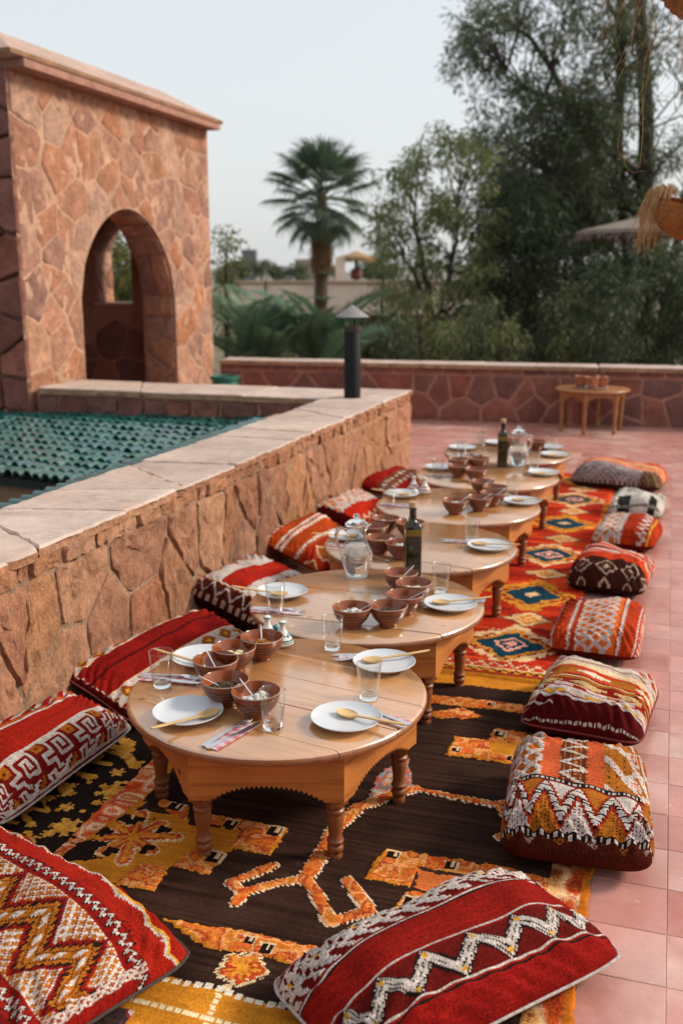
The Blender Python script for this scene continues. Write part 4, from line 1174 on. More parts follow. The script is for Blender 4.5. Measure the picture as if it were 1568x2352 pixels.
class Weave:
    """A grid of knots x in [-w/2, w/2], y in [-h/2, h/2] (or an absolute window)."""
    def __init__(s, w, h, nx, ny, col, x0=None, y0=None):
        s.w, s.h, s.nx, s.ny = w, h, nx, ny
        s.x0 = -w / 2 if x0 is None else x0; s.y0 = -h / 2 if y0 is None else y0
        s.X, s.Y = np.meshgrid(s.x0 + (np.arange(nx) + .5) * w / nx, s.y0 + (np.arange(ny) + .5) * h / ny)
        s.C = np.empty((ny, nx, 3)); s.C[:] = lin(col); s.H = np.zeros((ny, nx))

    def put(s, m, col):
        s.C[m] = lin(col) if isinstance(col, str) else col
        return s

    def xb(s, a, b): return (s.X > a) & (s.X < b)
    def yb(s, a, b): return (s.Y > a) & (s.Y < b)
    def tri(s, v, per, ph=0.0): return np.abs((((v + ph) / per) % 1) * 2 - 1)
    def zx(s, y0, y1, per, w, ph=0.0): return np.abs(s.Y - (y0 + (y1 - y0) * s.tri(s.X, per, ph))) < w
    def zy(s, x0, x1, per, w, ph=0.0): return np.abs(s.X - (x0 + (x1 - x0) * s.tri(s.Y, per, ph))) < w
    def loz(s, px, py, cx=0., cy=0.):
        """0 at lozenge centres of a px x py repeat, 1 at the sides."""
        return np.abs((((s.X - cx) / px + .5) % 1) - .5) * 2 + np.abs((((s.Y - cy) / py + .5) % 1) - .5) * 2
    def net(s, p, w, k=1.0):
        a = ((s.X + s.Y * k) / p) % 1; b = ((s.X - s.Y * k) / p) % 1
        return (a < w) | (b < w)
    def dots(s, p, d, q=None):
        q = q or p
        return (((s.X / p) % 1) < d) & ((((s.Y / q) + .5 * (np.floor(s.X / p) % 2)) % 1) < d)

    def poly(s, pts, jit=0.0):
        X, Y = s.X, s.Y
        if jit:
            X = X + (vnoise(s.ny, s.nx, 3, 3) - .5) * jit; Y = Y + (vnoise(s.ny, s.nx, 3, 3) - .5) * jit
        m = np.zeros(X.shape, bool); n = len(pts)
        for i in range(n):
            (x1, y1), (x2, y2) = pts[i], pts[(i + 1) % n]
            if y1 == y2: continue
            m ^= ((y1 > Y) != (y2 > Y)) & (X < (x2 - x1) * (Y - y1) / (y2 - y1) + x1)
        return m

    def dist(s, pts):
        d = np.full(s.X.shape, 9.)
        for (x1, y1), (x2, y2) in zip(pts[:-1], pts[1:]):
            dx, dy = x2 - x1, y2 - y1; t = np.clip(((s.X - x1) * dx + (s.Y - y1) * dy) / (dx * dx + dy * dy + 1e-9), 0, 1)
            d = np.minimum(d, np.hypot(s.X - x1 - t * dx, s.Y - y1 - t * dy))
        return d

    def bits(s, x0, y0, cell, rows, cm, nx=1, ny=1):
        H, W_ = len(rows), len(rows[0])
        i = np.floor((s.X - x0) / cell).astype(int); j = np.floor((s.Y - y0) / cell).astype(int)
        ok = (i >= 0) & (i < W_ * nx) & (j >= 0) & (j < H * ny)
        arr = np.array([[ord(c) for c in r] for r in rows[::-1]])
        v = np.zeros(s.X.shape, int); v[ok] = arr[j[ok] % H, i[ok] % W_]
        for ch, col in cm.items(): s.put(v == ord(ch), col)

    def grain(s, a=.12, b=.10):
        f = 1 + (nr.rand(s.ny, s.nx) - .5) * 2 * a + (vnoise(s.ny, s.nx, 12, 12) - .5) * 2 * b + (nr.rand(s.ny, 1) - .5) * a
        s.C *= f[..., None]; np.clip(s.C, 0.001, 1, out=s.C)


def grid_mesh(name, VX, VY, VZ, C, mats, smooth=True):
    ny, nx = C.shape[:2]
    me = bpy.data.meshes.new(name)
    nv = (ny + 1) * (nx + 1)
    co = np.stack([VX, VY, VZ], -1).reshape(-1, 3)
    idx = np.arange(nv).reshape(ny + 1, nx + 1)
    f = np.stack([idx[:-1, :-1], idx[:-1, 1:], idx[1:, 1:], idx[1:, :-1]], -1).reshape(-1)
    me.vertices.add(nv); me.vertices.foreach_set('co', co.ravel())
    nf = ny * nx
    me.loops.add(nf * 4); me.loops.foreach_set('vertex_index', f)
    me.polygons.add(nf); me.polygons.foreach_set('loop_start', np.arange(nf) * 4)
    me.update(calc_edges=True)
    at_ = me.color_attributes.new('weave', 'FLOAT_COLOR', 'CORNER')
    rgba = np.ones((nf, 4, 4), np.float32); rgba[..., :3] = C.reshape(nf, 1, 3)
    at_.data.foreach_set('color', rgba.ravel())
    me.materials.append(mats)
    if smooth: me.polygons.foreach_set('use_smooth', [True] * nf)
    me.update()
    return me


M['weave'] = attr_mat('woven_wool')
M['kilim'] = attr_mat('kilim_wool', bump_scale=260, bump=.6, dist=.003, mott=(6, .8, 1.18), fine=(320, .72, 1.22))

# ------------------------------------------------------------------ rugs
PILE = [lin(c) for c in ('c4511f', 'd57b34', 'a63a1c', 'e09a5c', 'b86a1e', 'cf5a30')]


def pile_colour(W, m, pal=PILE, sc=4):
    a = (vnoise(W.ny, W.nx, sc + 2, sc + 2) * .95 + (nr.rand(W.ny, W.nx) - .5) * .12) * len(pal)
    a = np.clip(a - .5, 0, len(pal) - 1.001); k = a.astype(int); fr = (a - k)[..., None]; fr = fr * fr * (3 - 2 * fr); pp = np.array(pal)
    P = pp[k] * (1 - fr) + pp[k + 1] * fr
    W.C[m] = P[m]


def rug(name, W, label, z=.006, flat=.003, pile=.010, wr=.003, group=None, rz=0., loc=(0, 0)):
    ny, nx = W.ny, W.nx
    Hc = W.H * pile + (nr.rand(ny, nx) - .5) * (.0010 + W.H * .0034)
    Hv = np.zeros((ny + 1, nx + 1)); cnt = np.zeros((ny + 1, nx + 1))
    for a in (0, 1):
        for b in (0, 1):
            Hv[a:ny + a, b:nx + b] += Hc; cnt[a:ny + a, b:nx + b] += 1
    Hv /= cnt
    VX, VY = np.meshgrid(W.x0 + np.arange(nx + 1) * W.w / nx, W.y0 + np.arange(ny + 1) * W.h / ny)
    und = (vnoise(ny + 1, nx + 1, 60, 60) - .5) * wr * .9 + (vnoise(ny + 1, nx + 1, 11, 120) - .5) * wr * np.clip(vnoise(ny + 1, nx + 1, 90, 90) * 2 - .5, 0, 1)
    VZ = z + flat + Hv + und
    # worn outline
    ex = (vnoise(ny + 1, nx + 1, 6, 6) - .5) * .012
    VX = VX + np.where((np.arange(nx + 1)[None] < 2) | (np.arange(nx + 1)[None] > nx - 2), ex, 0)
    VZ[0, :] = VZ[-1, :] = z - .003; VZ[:, 0] = VZ[:, -1] = z - .003
    o = link(name, grid_mesh(name, VX, VY, VZ, W.C, M['kilim']), None, (loc[0], loc[1], 0), (0, 0, rz))
    return tag(o, label, 'rug', group)


POLY = [
 ('gold',[(-1.511,2.128),(-1.484,2.235),(-1.474,2.429),(-1.285,2.45),(-1.259,2.413),(-1.099,2.434),(-1.079,2.343),(-1.086,2.311),(-1.148,2.314),(-1.192,2.277),(-1.209,2.192),(-1.298,2.18),(-1.308,2.08),(-1.397,2.073)]),
 ('pile',[(-1.3,2.185),(-1.21,2.187),(-1.194,2.076),(-1.308,2.075)]),
 ('pile',[(-1.194,2.282),(-1.152,2.322),(-1.089,2.31),(-1.093,2.192),(-1.207,2.193)]),
 ('pile',[(-1.23,2.488),(-0.966,2.483),(-0.964,2.322),(-1.095,2.332),(-1.089,2.412),(-1.099,2.434),(-1.204,2.431)]),
 ('pile',[(-1.413,2.525),(-1.311,2.509),(-1.268,2.423),(-1.323,2.438),(-1.397,2.481)]),
 ('salmon',[(-0.555,2.394),(-0.333,2.396),(-0.401,2.264),(-0.446,2.23),(-0.452,2.287),(-0.542,2.318)]),
 ('pile',[(-0.669,2.47),(-0.457,2.481),(-0.323,2.485),(-0.097,2.462),(-0.109,2.388),(-0.325,2.42),(-0.443,2.413),(-0.561,2.408),(-0.553,2.389),(-0.558,2.308),(-0.687,2.313)]),
 ('pile',[(-0.579,2.178),(-0.56,2.292),(-0.452,2.287),(-0.446,2.23),(-0.501,2.175)]),
 ('pile',[(-1.122,1.983),(-1.039,1.982),(-0.905,2.003),(-0.77,1.999),(-0.649,2.004),(-0.1,2.01),(-0.1,1.96),(-0.681,1.924),(-0.828,1.929),(-0.97,1.913)]),
 ('gold',[(-1.56,1.80),(-0.988,1.789),(-0.657,1.781),(-0.1,1.765),(-0.1,1.1),(-1.56,1.1)]),
 ('gold',[(-1.5,3.743),(-0.741,3.804),(-0.13,3.822),(-0.13,3.732),(-0.562,3.698),(-0.718,3.693),(-1.5,3.658)]),
 ('pile',[(-1.5,3.551),(-0.709,3.562),(-0.541,3.573),(-0.16,3.56),(-0.16,3.497),(-0.529,3.504),(-0.692,3.482),(-1.5,3.49)]),
 ('pile',[(-0.769,3.376),(-0.726,3.409),(-0.641,3.478),(-0.56,3.423),(-0.62,3.374),(-0.714,3.354)]),
 ('pile',[(-0.625,3.092),(-0.625,3.241),(-0.51,3.251),(-0.503,3.349),(-0.386,3.349),(-0.382,3.265),(-0.493,3.239),(-0.483,3.138),(-0.37,3.149),(-0.364,3.086),(-0.46,3.087)]),
 ('gold',[(-0.385,3.346),(-0.2,3.324),(-0.2,3.1),(-0.364,3.086),(-0.37,3.149),(-0.483,3.138),(-0.493,3.239),(-0.382,3.265)]),
 ('blue',[(-0.806,2.9),(-0.751,3.048),(-0.675,2.836),(-0.797,2.683)]),
]
LINES = [
 ([(-0.837,2.525),(-0.827,2.395),(-0.836,2.259)],0.045),
 ([(-0.836,2.259),(-0.897,2.219),(-0.967,2.145),(-1.018,2.175),(-0.942,2.286)],0.03),
 ([(-0.967,2.145),(-0.968,2.099)],0.03),
 ([(-0.836,2.259),(-0.789,2.213),(-0.713,2.105),(-0.627,2.176),(-0.721,2.286)],0.035),
 ([(-0.837,2.525),(-0.806,2.666),(-0.731,2.774),(-0.667,2.833)],0.04),
 ([(-0.667,2.833),(-0.5,2.807),(-0.404,2.802),(-0.339,2.864)],0.022),
 ([(-0.404,2.802),(-0.331,2.714)],0.022),
 ([(-0.366,2.635),(-0.319,2.68)],0.03),
]
cell = .0048
W = Weave(1.47, 2.95, int(1.47 / cell), int(2.95 / cell), '33211a', -1.565, 1.02)
W.C *= (1 + (vnoise(W.ny, W.nx, 2, 70) - .5) * 1.0 + (vnoise(W.ny, W.nx, 30, 30) - .5) * .5)[..., None]
for kind, pts in POLY:
    m = W.poly(pts, .012)
    if kind == 'gold':
        W.put(m, 'c07a22'); W.C[m] *= (1 + (vnoise(W.ny, W.nx, 2, 40) - .5) * .22)[..., None][m]
    elif kind == 'salmon': W.put(m, 'c96a35')
    elif kind == 'blue':
        pile_colour(W, m, [lin(c) for c in ('7b93a0', 'c4511f', '5f7a88', 'd57b34', 'a9b4b4')], 3); W.H[m] = .8
    else:
        pile_colour(W, m); W.H[m] = 1
        edge = m & ~(W.poly([(x * .93 + .07 * sum(p[0] for p in pts) / len(pts), y * .93 + .07 * sum(p[1] for p in pts) / len(pts)) for x, y in pts]))
        W.put(edge & (nr.rand(W.ny, W.nx) < .75), 'c07a1c')
for pts, wd in LINES:
    d = W.dist(pts) + (vnoise(W.ny, W.nx, 3, 3) - .5) * .006
    e = (d < wd / 2 + .0055); saw = (((W.X + W.Y) / .02) % 1) < .62
    W.put(e & saw, 'd8c0a4'); W.H[e & saw] = .6
for pts, wd in LINES:
    m = W.dist(pts) + (vnoise(W.ny, W.nx, 3, 3) - .5) * .006 < wd / 2
    pile_colour(W, m); W.H[m] = 1
FL = [lin(c) for c in ('bf4a22', 'a83622', 'cf7a34', 'c25a2a')]
def star(cx, cy, L_, wd, arms, rot, fill='cf8a2a'):
    d = np.full(W.X.shape, 9.)
    for k in range(arms):
        a = rot + 2 * math.pi * k / arms; r_ = L_ * (1.0 if k % 2 == 0 else .78)
        d = np.minimum(d, W.dist([(cx, cy), (cx + r_ * math.cos(a), cy + r_ * math.sin(a))]))
    d = d + (vnoise(W.ny, W.nx, 2, 2) - .5) * .007
    m = (d < wd + .009) & (((W.X - W.Y) / .016 % 1) < .75); W.put(m, 'd8bd92'); W.H[m] = .7
    m = d < wd; pile_colour(W, m, FL, 4); W.H[m] = 1; W.put(d < wd * .3, fill)
star(-1.385, 2.30, .125, .017, 8, .3)
for k in range(5):
    a = .3 + math.pi / 8 + k * 2 * math.pi / 5; x, y = -1.385 + .088 * math.cos(a), 2.30 + .088 * math.sin(a)
    q = (np.abs(W.X - x) < .019) & (np.abs(W.Y - y) < .022) & ~((W.X > x + .004) & (W.Y < y - .004)); W.put(q, '1e1511')
star(-.853, 1.872, .042, .014, 10, 0); W.put(np.hypot(W.X + .862, W.Y - 1.80) < .013, 'd8bd92')
for x, y, s in ((-1.346, 2.491, .05), (-1.142, 2.451, .045), (-1.002, 2.452, .05), (-1.112, 2.274, .05), (-.878, 1.968, .03), (-.827, 1.955, .035), 
                (-.64, 2.444, .04), (-.474, 2.447, .04), (-.314, 2.45, .04), (-.535, 2.24, .05), (-.477, 3.307, .045), (-.6, 3.134, .035), (-.406, 3.121, .04), (-.548, 3.539, .03), (-.25, 1.985, .03), (-.45, 1.97, .03), (-.72, 1.96, .03)):
    ax = np.abs(W.X - x) / (s * .5); ay = np.abs(W.Y - y) / (s * .55)
    W.put((ax < 1.15) & (ay < .98) & ((W.X - x) * .8 + (W.Y - y) > -s * .1), 'd6b58e'); q = (ax < .8) & (ay < .8) & ~((W.X > x) & (W.Y > y - s * .1) & (ax < .5)); W.put(q, '1e1511'); W.H[q] = .2
lb = np.interp(W.Y, [1.0, 2.15, 2.24, 2.35, 2.46, 2.59, 2.76, 4], [-1.53, -1.535, -1.51, -1.49, -1.465, -1.46, -1.50, -1.51])
m = W.X < lb                                       # left border of pile
pile_colour(W, m, [lin(c) for c in ('d79a72', 'b8341f', 'cf6a34', 'e3c29c', 'c0561f', 'd8a070')], 7); W.H[m] = 1
W.put(np.abs(W.X - lb - .008) < .011, 'bd741f')
m = W.X > -.205
pile_colour(W, m, [lin(c) for c in ('cf7a2c', '8f2c18', 'c4511f', 'e0b88c', 'd59a5a', '7c3a18')], 9); W.H[m] = 1
W.put(W.X > -.118, 'b9661d')
m = W.yb(1.765, 1.81) & (np.abs(W.Y - (1.787 - .006 * np.sin(W.X * 30))) < .009) & (((W.X / .026) % 1) < .7)
W.put(m, 'd8cdbb')
for xx in (-.87, -.60): W.put((np.abs(W.X - xx - .12 * (1.787 - W.Y)) < .007) & (W.Y < 1.787) & (((W.Y / .018) % 1) < .75), 'dcc9a0')
m = (np.abs(W.Y - 1.70) < .007) & (((W.X / .02) % 1) < .8); W.put(m, 'dcc9a0')
W.grain(.16, .10)
rug('kilim_rug', W, 'dark brown flatwoven rug with orange tufted motifs under the nearest tables', z=.009, pile=.0045, wr=.012)

# black and gold rug by the wall
cb = .0085
W = Weave(.66, 2.6, int(.66 / cb), int(2.6 / cb), '221814', -2.0, 1.55)
n1 = vnoise(W.ny, W.nx, 4, 5); n2 = vnoise(W.ny, W.nx, 10, 9)
g = lambda m: pile_colour(W, m, [lin(c) for c in ('d59a3c', 'c98a30', 'e0a850', 'b8742a')], 3)
wob = (n1 - .5) * .03
BR = [([(-1.815, 2.263), (-1.82, 2.355), (-1.805, 2.459), (-1.785, 2.603), (-1.763, 2.715)], .050), ([(-1.82, 2.355), (-1.719, 2.268), (-1.77, 2.264)], .028), ([(-1.805, 2.459), (-1.71, 2.35), (-1.78, 2.354)], .026), ([(-1.785, 2.603), (-1.699, 2.584)], .028),
      ([(-1.777, 2.669), (-1.699, 2.678)], .028), ([(-1.795, 2.53), (-1.697, 2.465), (-1.728, 2.441)], .026), ([(-1.826, 2.936), (-1.678, 2.802), (-1.817, 2.775)], .034), ([(-1.813, 2.884), (-1.767, 2.974)], .03), ([(-1.817, 2.775), (-1.756, 2.76), (-1.69, 2.764), (-1.579, 2.685)], .022),
      ([(-1.83, 3.05), (-1.70, 3.15), (-1.62, 3.05)], .035), ([(-1.75, 3.2), (-1.72, 3.45), (-1.62, 3.5)], .04), ([(-1.86, 3.3), (-1.80, 3.6), (-1.66, 3.72)], .05), ([(-1.84, 1.7), (-1.82, 2.1)], .04)]
for pts, wd in BR: g(W.dist(pts) + wob < wd / 2)
for x, y, s_ in ((-1.583, 2.524, .05), (-1.607, 2.291, .045), (-1.665, 2.391, .022), (-1.632, 2.636, .025), (-1.589, 2.444, .018), (-1.636, 2.244, .02), (-1.67, 2.197, .03), (-1.728, 2.514, .018), (-1.746, 2.421, .016), (-1.62, 2.9, .04), (-1.58, 3.05, .03), (-1.66, 2.12, .035), (-1.60, 3.35, .05)):
    a = np.arctan2(W.Y - y, W.X - x); d = np.hypot(W.X - x, W.Y - y); g(d < s_ * (.72 + .42 * (np.cos(a * 6 + x * 90) > 0)))
for x, y, s_ in ((-1.795, 2.41, .018), (-1.79, 2.56, .016), (-1.80, 2.50, .012), (-1.76, 2.80, .014), (-1.82, 2.31, .014)): W.put(np.hypot(W.X - x, W.Y - y) < s_, '221814')
for k in range(60):
    x, y = nr.uniform(-1.98, -1.5), nr.uniform(1.7, 3.7); s_ = nr.uniform(.005, .012)
    g((np.abs(W.X - x) < s_) & (np.abs(W.Y - y) < s_ * nr.uniform(.6, 1.5)))
W.H[:] = .5; W.grain(.2, .12)
rug('pile_rug', W, 'black pile rug with gold motifs along the foot of the stone wall', z=.003, pile=.006, wr=.004)

# red rug with blue diamonds
cc = .0125
W = Weave(1.42, 4.55, int(1.42 / cc), int(4.55 / cc), 'ad2a14', -1.74, 3.80)
W.C *= (1 + (vnoise(W.ny, W.nx, 3, 30) - .5) * .5)[..., None]
m = vnoise(W.ny, W.nx, 5, 25) > .62; W.put(m, 'c8451d')
m = vnoise(W.ny, W.nx, 4, 20) > .75; W.put(m, '8c1f14')
jx = (vnoise(W.ny, W.nx, 3, 3) - .5) * .03; jy = (vnoise(W.ny, W.nx, 3, 3) - .5) * .03; W.X = W.X + jx; W.Y = W.Y + jy
stp = lambda v, q: np.floor(v / q + .5) * q
for col_x, first in ((-.575, 0), (-1.16, 1)):
    for k, cy in enumerate((4.19, 4.94, 5.74, 6.55, 7.32, 8.05)):
        dx = np.abs(stp(W.X - col_x, .02)); dy = np.abs(stp(W.Y - cy, .022))
        u = dx / .255 + dy / .27
        outer, mid = (('dcb587', 'cf8a36') if (k + first) % 2 == 0 else ('cf8a2c', 'c07420'))
        W.put(u + (vnoise(W.ny, W.nx, 4, 4) - .5) * .25 < 1, outer)
        W.put((u < .80) & (u > .70), '8f2c18')
        W.put((u < .74) & (((W.X / .05) % 1) < .6), 'c07a2c')
        d2 = np.abs(W.X - col_x) / .155 + np.abs(W.Y - cy) / .17
        W.put(d2 < 1.12, 'c8862c'); W.put(d2 < .98, '123a4a')
        if (k + first) % 2 == 0: W.put((d2 < .52) & (d2 > .36), 'd99a86'); W.put(d2 < .2, 'd99a86')
        else: W.put(d2 < .26, 'dcb587')
    for cy in (4.55, 5.33, 6.14, 6.93, 7.7):
        d2 = np.abs(W.X - col_x - .03) / .13 + np.abs(W.Y - cy) / .12
        W.put(d2 < 1.0, '5a3a30'); W.put(d2 < .86, 'd9ac7c'); W.put((d2 < .55) & W.net(.05, .4), 'c07a2c')
for s, cl in ((.05, 'c8862c'), (.085, '5c2a18'), (.10, 'd6b58e'), (.13, '8f2c18')):
    pass
W.X = W.X - jx; W.Y = W.Y - jy; W.put(W.Y < 3.80 + .17, 'b8341c'); W.put((W.zx(3.91, 3.96, .06, .010)), 'd6b58e')
W.put(W.yb(3.845, 3.885), 'c8862c'); W.put(W.zx(3.85, 3.88, .05, .007), '3a2018'); W.put(W.yb(3.885, 3.90), 'd9b48a'); W.put(W.yb(3.825, 3.842), '6a2e14')
W.put(W.Y < 3.825, 'bd741f'); m = W.X > -.36; pile_colour(W, m, [lin(c) for c in ('c8451d', 'ad2a14', 'cf8a2c', '8c1f14')], 5)
W.H[:] = .7; W.grain(.2, .10)
rug('pile_rug', W, 'long red pile rug with dark blue diamonds under the far tables', z=.013, pile=.008, wr=.003)

W = Weave(1.0, 1.05, 110, 116, '3a2a2a', -2.02, .62)
m = vnoise(W.ny, W.nx, 5, 5)
for lo, cl in ((.45, '7c2030'), (.58, '9a8f8a'), (.66, '2a4a52'), (.76, 'a8342a')): W.put(m > lo, cl)
W.H[:] = .6; W.grain(.2, .1)
rug('pile_rug', W, 'multicoloured pile rug just showing at the lower left corner', z=.016, pile=.006, wr=.002)

# ------------------------------------------------------------------ cushions
RED, RED2, MAR, WHT, OCH, SAL, BRN, BLK, YEL, ORG = '7e160f', '901d11', '4e0c0d', 'b5aaa3', '99591a', 'b5502c', '4c2015', '1d1412', 'c08c2e', 'a83c16'


def cushion(name, label, W, th, loc, yaw, tilt=0.0, back='6a1210', pipe=None, pinch=.035, seed=0, pw=3.0, bow=.0, roll=0.0, flat=.55):
    ny, nx = W.ny, W.nx
    rs = np.random.RandomState(seed + 100)
    u0 = np.linspace(0, 1, nx + 1); v0 = np.linspace(0, 1, ny + 1)
    mixf = .62
    u = (1 - mixf) * u0 + mixf * (.5 - .5 * np.cos(math.pi * u0)); v = (1 - mixf) * v0 + mixf * (.5 - .5 * np.cos(math.pi * v0))
    U, V = np.meshgrid(u * 2 - 1, v * 2 - 1)
    eu = np.maximum(0, 1 - np.abs(U) ** pw); ev = np.maximum(0, 1 - np.abs(V) ** pw)
    hgt = (eu * ev) ** .52
    px = 1 - pinch * (1 - V ** 2) * np.abs(U) ** 3; py = 1 - pinch * (1 - U ** 2) * np.abs(V) ** 3
    cn = .075; X = U * W.w / 2 * px * (1 - cn * np.abs(V) ** 7); Y = V * W.h / 2 * py * (1 - cn * np.abs(U) ** 7)
    lump = (vnoise(ny + 1, nx + 1, max(3, ny // 3), max(3, nx // 3), rs) - .5) * .055 + (vnoise(ny + 1, nx + 1, max(2, ny // 10), max(2, nx // 10), rs) - .5) * .014
    ed = np.maximum(np.abs(U), np.abs(V)); lump += np.sin((U + V) * 34 + 6 * vnoise(ny + 1, nx + 1, max(2, ny // 6), max(2, nx // 6), rs)) * .007 * np.clip((ed - .66) * 3.5, 0, 1)
    # soft creases running in from the corners
    cr = np.sin((np.abs(U) - np.abs(V)) * 26 + 3 * vnoise(ny + 1, nx + 1, max(2, ny // 5), max(2, nx // 5), rs)) * .011 * np.clip(np.abs(U) * np.abs(V) * 2.0 - .35, 0, 1)
    Hc = W.H
    Hv = np.zeros((ny + 1, nx + 1)); Hv[:-1, :-1] += Hc; Hv[1:, 1:] += Hc; Hv *= .0018
    Z = th * .5 * hgt + (lump + cr + Hv + (rs.rand(ny + 1, nx + 1) - .5) * .0008) * np.clip(hgt * 1.4, 0, 1)
    Z += bow * (1 - V ** 2)
    top = grid_mesh(name, X, Y, Z, W.C, M['weave'])
    o = link(name, top, None, loc, (roll, tilt, yaw))
    # underside: a coarser, flatter shell
    k = 24
    a = np.linspace(-1, 1, k + 1); ca = .4 * a + .6 * np.sin(a * math.pi / 2)
    U2, V2 = np.meshgrid(ca, ca)
    h2 = (np.maximum(0, 1 - np.abs(U2) ** pw) * np.maximum(0, 1 - np.abs(V2) ** pw)) ** .5
    X2 = U2 * W.w / 2 * (1 - pinch * (1 - V2 ** 2) * np.abs(U2) ** 3) * (1 - cn * np.abs(V2) ** 7); Y2 = V2 * W.h / 2 * (1 - pinch * (1 - U2 ** 2) * np.abs(V2) ** 3) * (1 - cn * np.abs(U2) ** 7)
    C2 = np.empty((k, k, 3)); C2[:] = lin(back)
    if isinstance(back, str) and back in EDGEPAT: C2 = EDGEPAT[back](k)
    bm = grid_mesh('underside', X2[:, ::-1], Y2[:, ::-1], (-th * .5 * flat * h2 + bow * (1 - V2 ** 2))[:, ::-1], C2[:, ::-1], M['weave'])
    link('underside', bm, o)
    if pipe:
        idx = [(0, i) for i in range(0, nx, 3)] + [(j, nx) for j in range(0, ny, 3)] + [(ny, i) for i in range(nx, 0, -3)] + [(j, 0) for j in range(ny, 0, -3)]
        pts = [Vector((X[j, i] * 1.004, Y[j, i] * 1.004, Z[j, i])) for j, i in idx]; pts.append(pts[0])
        m = MB(); m.tube(pts, .0042, 6, False)
        link('piping', m.mesh('piping', pipe, True), o)
    return tag(o, label, 'cushion', 'kilim cushions around the tables')


EDGEPAT = {}
PW = mat('piping_white', (.50, .45, .43), rough=.9, noise=(160, .35, 1.15))
PB = mat('piping_dark', (.05, .035, .03), rough=.9, noise=(120, .5, 1.6))
PR = mat('piping_red', (.16, .02, .018), rough=.9, noise=(120, .7, 1.2))


def n_(w, h, c): return int(w / c), int(h / c)


# front right, long red
w_, h_ = .765, .385; W = Weave(w_, h_, *n_(w_, h_, .0036), RED)
W.put(W.Y > .155, RED2)
W.put(np.abs(W.Y - .158) < .0019, WHT); W.put(W.yb(.045, .152), '74150f')
b = W.yb(.047, .150); yc = W.Y - .0985; p = .098       # knotted lattice with hooked ends
qx = np.floor(W.X / .006) * .006; qy = np.floor(yc / .006) * .006 + .003
fa = ((qx + qy * .95) / (p / 3)) % 1; fb_ = ((qx - qy * .95) / (p / 3)) % 1
core = (np.abs(qy) < .031) & ((fa < .56) | (fb_ < .50))
ends = (np.abs(qy) >= .031) & (((qx + np.where(qy > 0, -1.2, 1.2) * qy) / (p / 2)) % 1 < .46)
hook = b & (core | ends)
W.put(b, '5e120f'); W.put(hook, WHT); W.H[hook] = 1; W.put(hook & W.dots(.008, .25), '8e807a')
W.put(b & (np.abs((W.X / p) % 1 - .5) * 2 * p / 2 + np.abs(yc) < .0125), YEL)
W.put(np.abs(W.Y - .040) < .0021, WHT); W.put(np.abs(W.Y - .0365) < .0018, BLK)
W.put(W.yb(-.112, -.03) & (np.abs(W.Y + .035) < .0020), WHT)
W.put(W.yb(-.112, -.041), '5a120e')
zd = np.abs(W.Y - (-.098 + .043 * W.tri(W.X, .098))) * .76
W.put(zd < .0150, BLK); z2 = ((zd > .0018) & (zd < .0075)) | ((zd < .0125) & (((W.X + W.Y) / .0095 % 1) < .45)); W.put(z2, WHT); W.H[z2] = 1
for s_ in (0, .5): W.put((np.abs(((W.X / .098) + s_) % 1 - .5) < .05) & (np.abs(W.Y - (-.053 if s_ else -.101)) < .004), YEL)
W.put(np.abs(W.Y + .116) < .0020, WHT); W.put(W.Y < -.122, '7c130f'); W.put((np.abs(W.Y + .122) < .002), BLK)
W.grain(.24, .10)
cushion('cushion', 'long dark red cushion with white zigzag and fret bands, front right by the floor tiles', W, .225, (-.374, 1.965, .06), R(50.5), flat=.28, back='5c0f0d', pipe=PW, seed=1)

# front left, big
w_, h_ = .86, .54; W = Weave(w_, h_, *n_(w_, h_, .0043), RED)
W.put(W.Y > .105, RED2)
for yc, col in ((.175, WHT), (.184, YEL)):
    z = W.zx(yc - .016, yc + .016, .11, .0052); W.put(z, col); W.H[z] = 1
W.put((W.loz(.11, .2, 0, .178) < .13) & W.yb(.145, .21), WHT)
for yc in (.088, -.128):
    W.put(W.zx(yc - .012, yc + .012, .026, .0085), BLK); z = W.zx(yc - .010, yc + .010, .026, .0042); W.put(z, WHT); W.H[z] = 1
band = W.yb(-.112, .072); W.put(band, '7a140f')
per = .140; zc = -.020 + .038 * (2 * W.tri(W.X, per) - 1)
zz_ = (np.abs(W.Y - zc) < .029) & band
W.put((np.abs(W.Y - zc) < .038) & band & (((W.X / .0105) % 1) < .6), BLK)
W.put(zz_, OCH); gx, gy = ((W.X + 0) / .0235 % 1), ((W.Y - zc + .012) / .024 % 1)
sq = (np.abs(W.Y - zc) < .0085) & (gx > .3) & (gx < .82); W.put(sq, WHT); W.H[sq] = 1
W.put(zz_ & (np.abs(np.abs(W.Y - zc) - .014) < .0025), '5a2a10'); W.put(zz_ & (np.abs(np.abs(W.Y - zc) - .026) < .003) & (((W.X / .0105) % 1) < .5), BLK)
t1 = band & (W.Y > zc + .046) & (W.Y < .064) ; t2 = band & (W.Y < zc - .046) & (W.Y > -.104)
for t in (t1, t2):
    W.put(t, OCH); W.put(t & W.net(.022, .32, 1.0), WHT); W.put(t & W.net(.022, .06, 1.0), '7a2a20'); W.H[t] = .6
W.put(W.Y < -.15, '651210')
W.put((W.Y < -.245), BLK); W.put((W.Y < -.247) & (np.abs((W.X / .09) % 1 - .5) < .14) & W.net(.02, .4), WHT)
W.put((W.X > .40) & band, RED)
e = (W.X > .372) & (W.X < .405) & W.yb(-.15, .105); W.put(e & W.net(.02, .45), WHT); W.put(e & ~W.net(.02, .45), '8a3a1a')
W.grain(.24, .10)
cushion('cushion', 'large red cushion with ochre and white diamond bands at the lower left corner', W, .25, (-1.43, 1.745, .068), R(-23), flat=.28, back='4a0c0c', pipe=PB, seed=2)

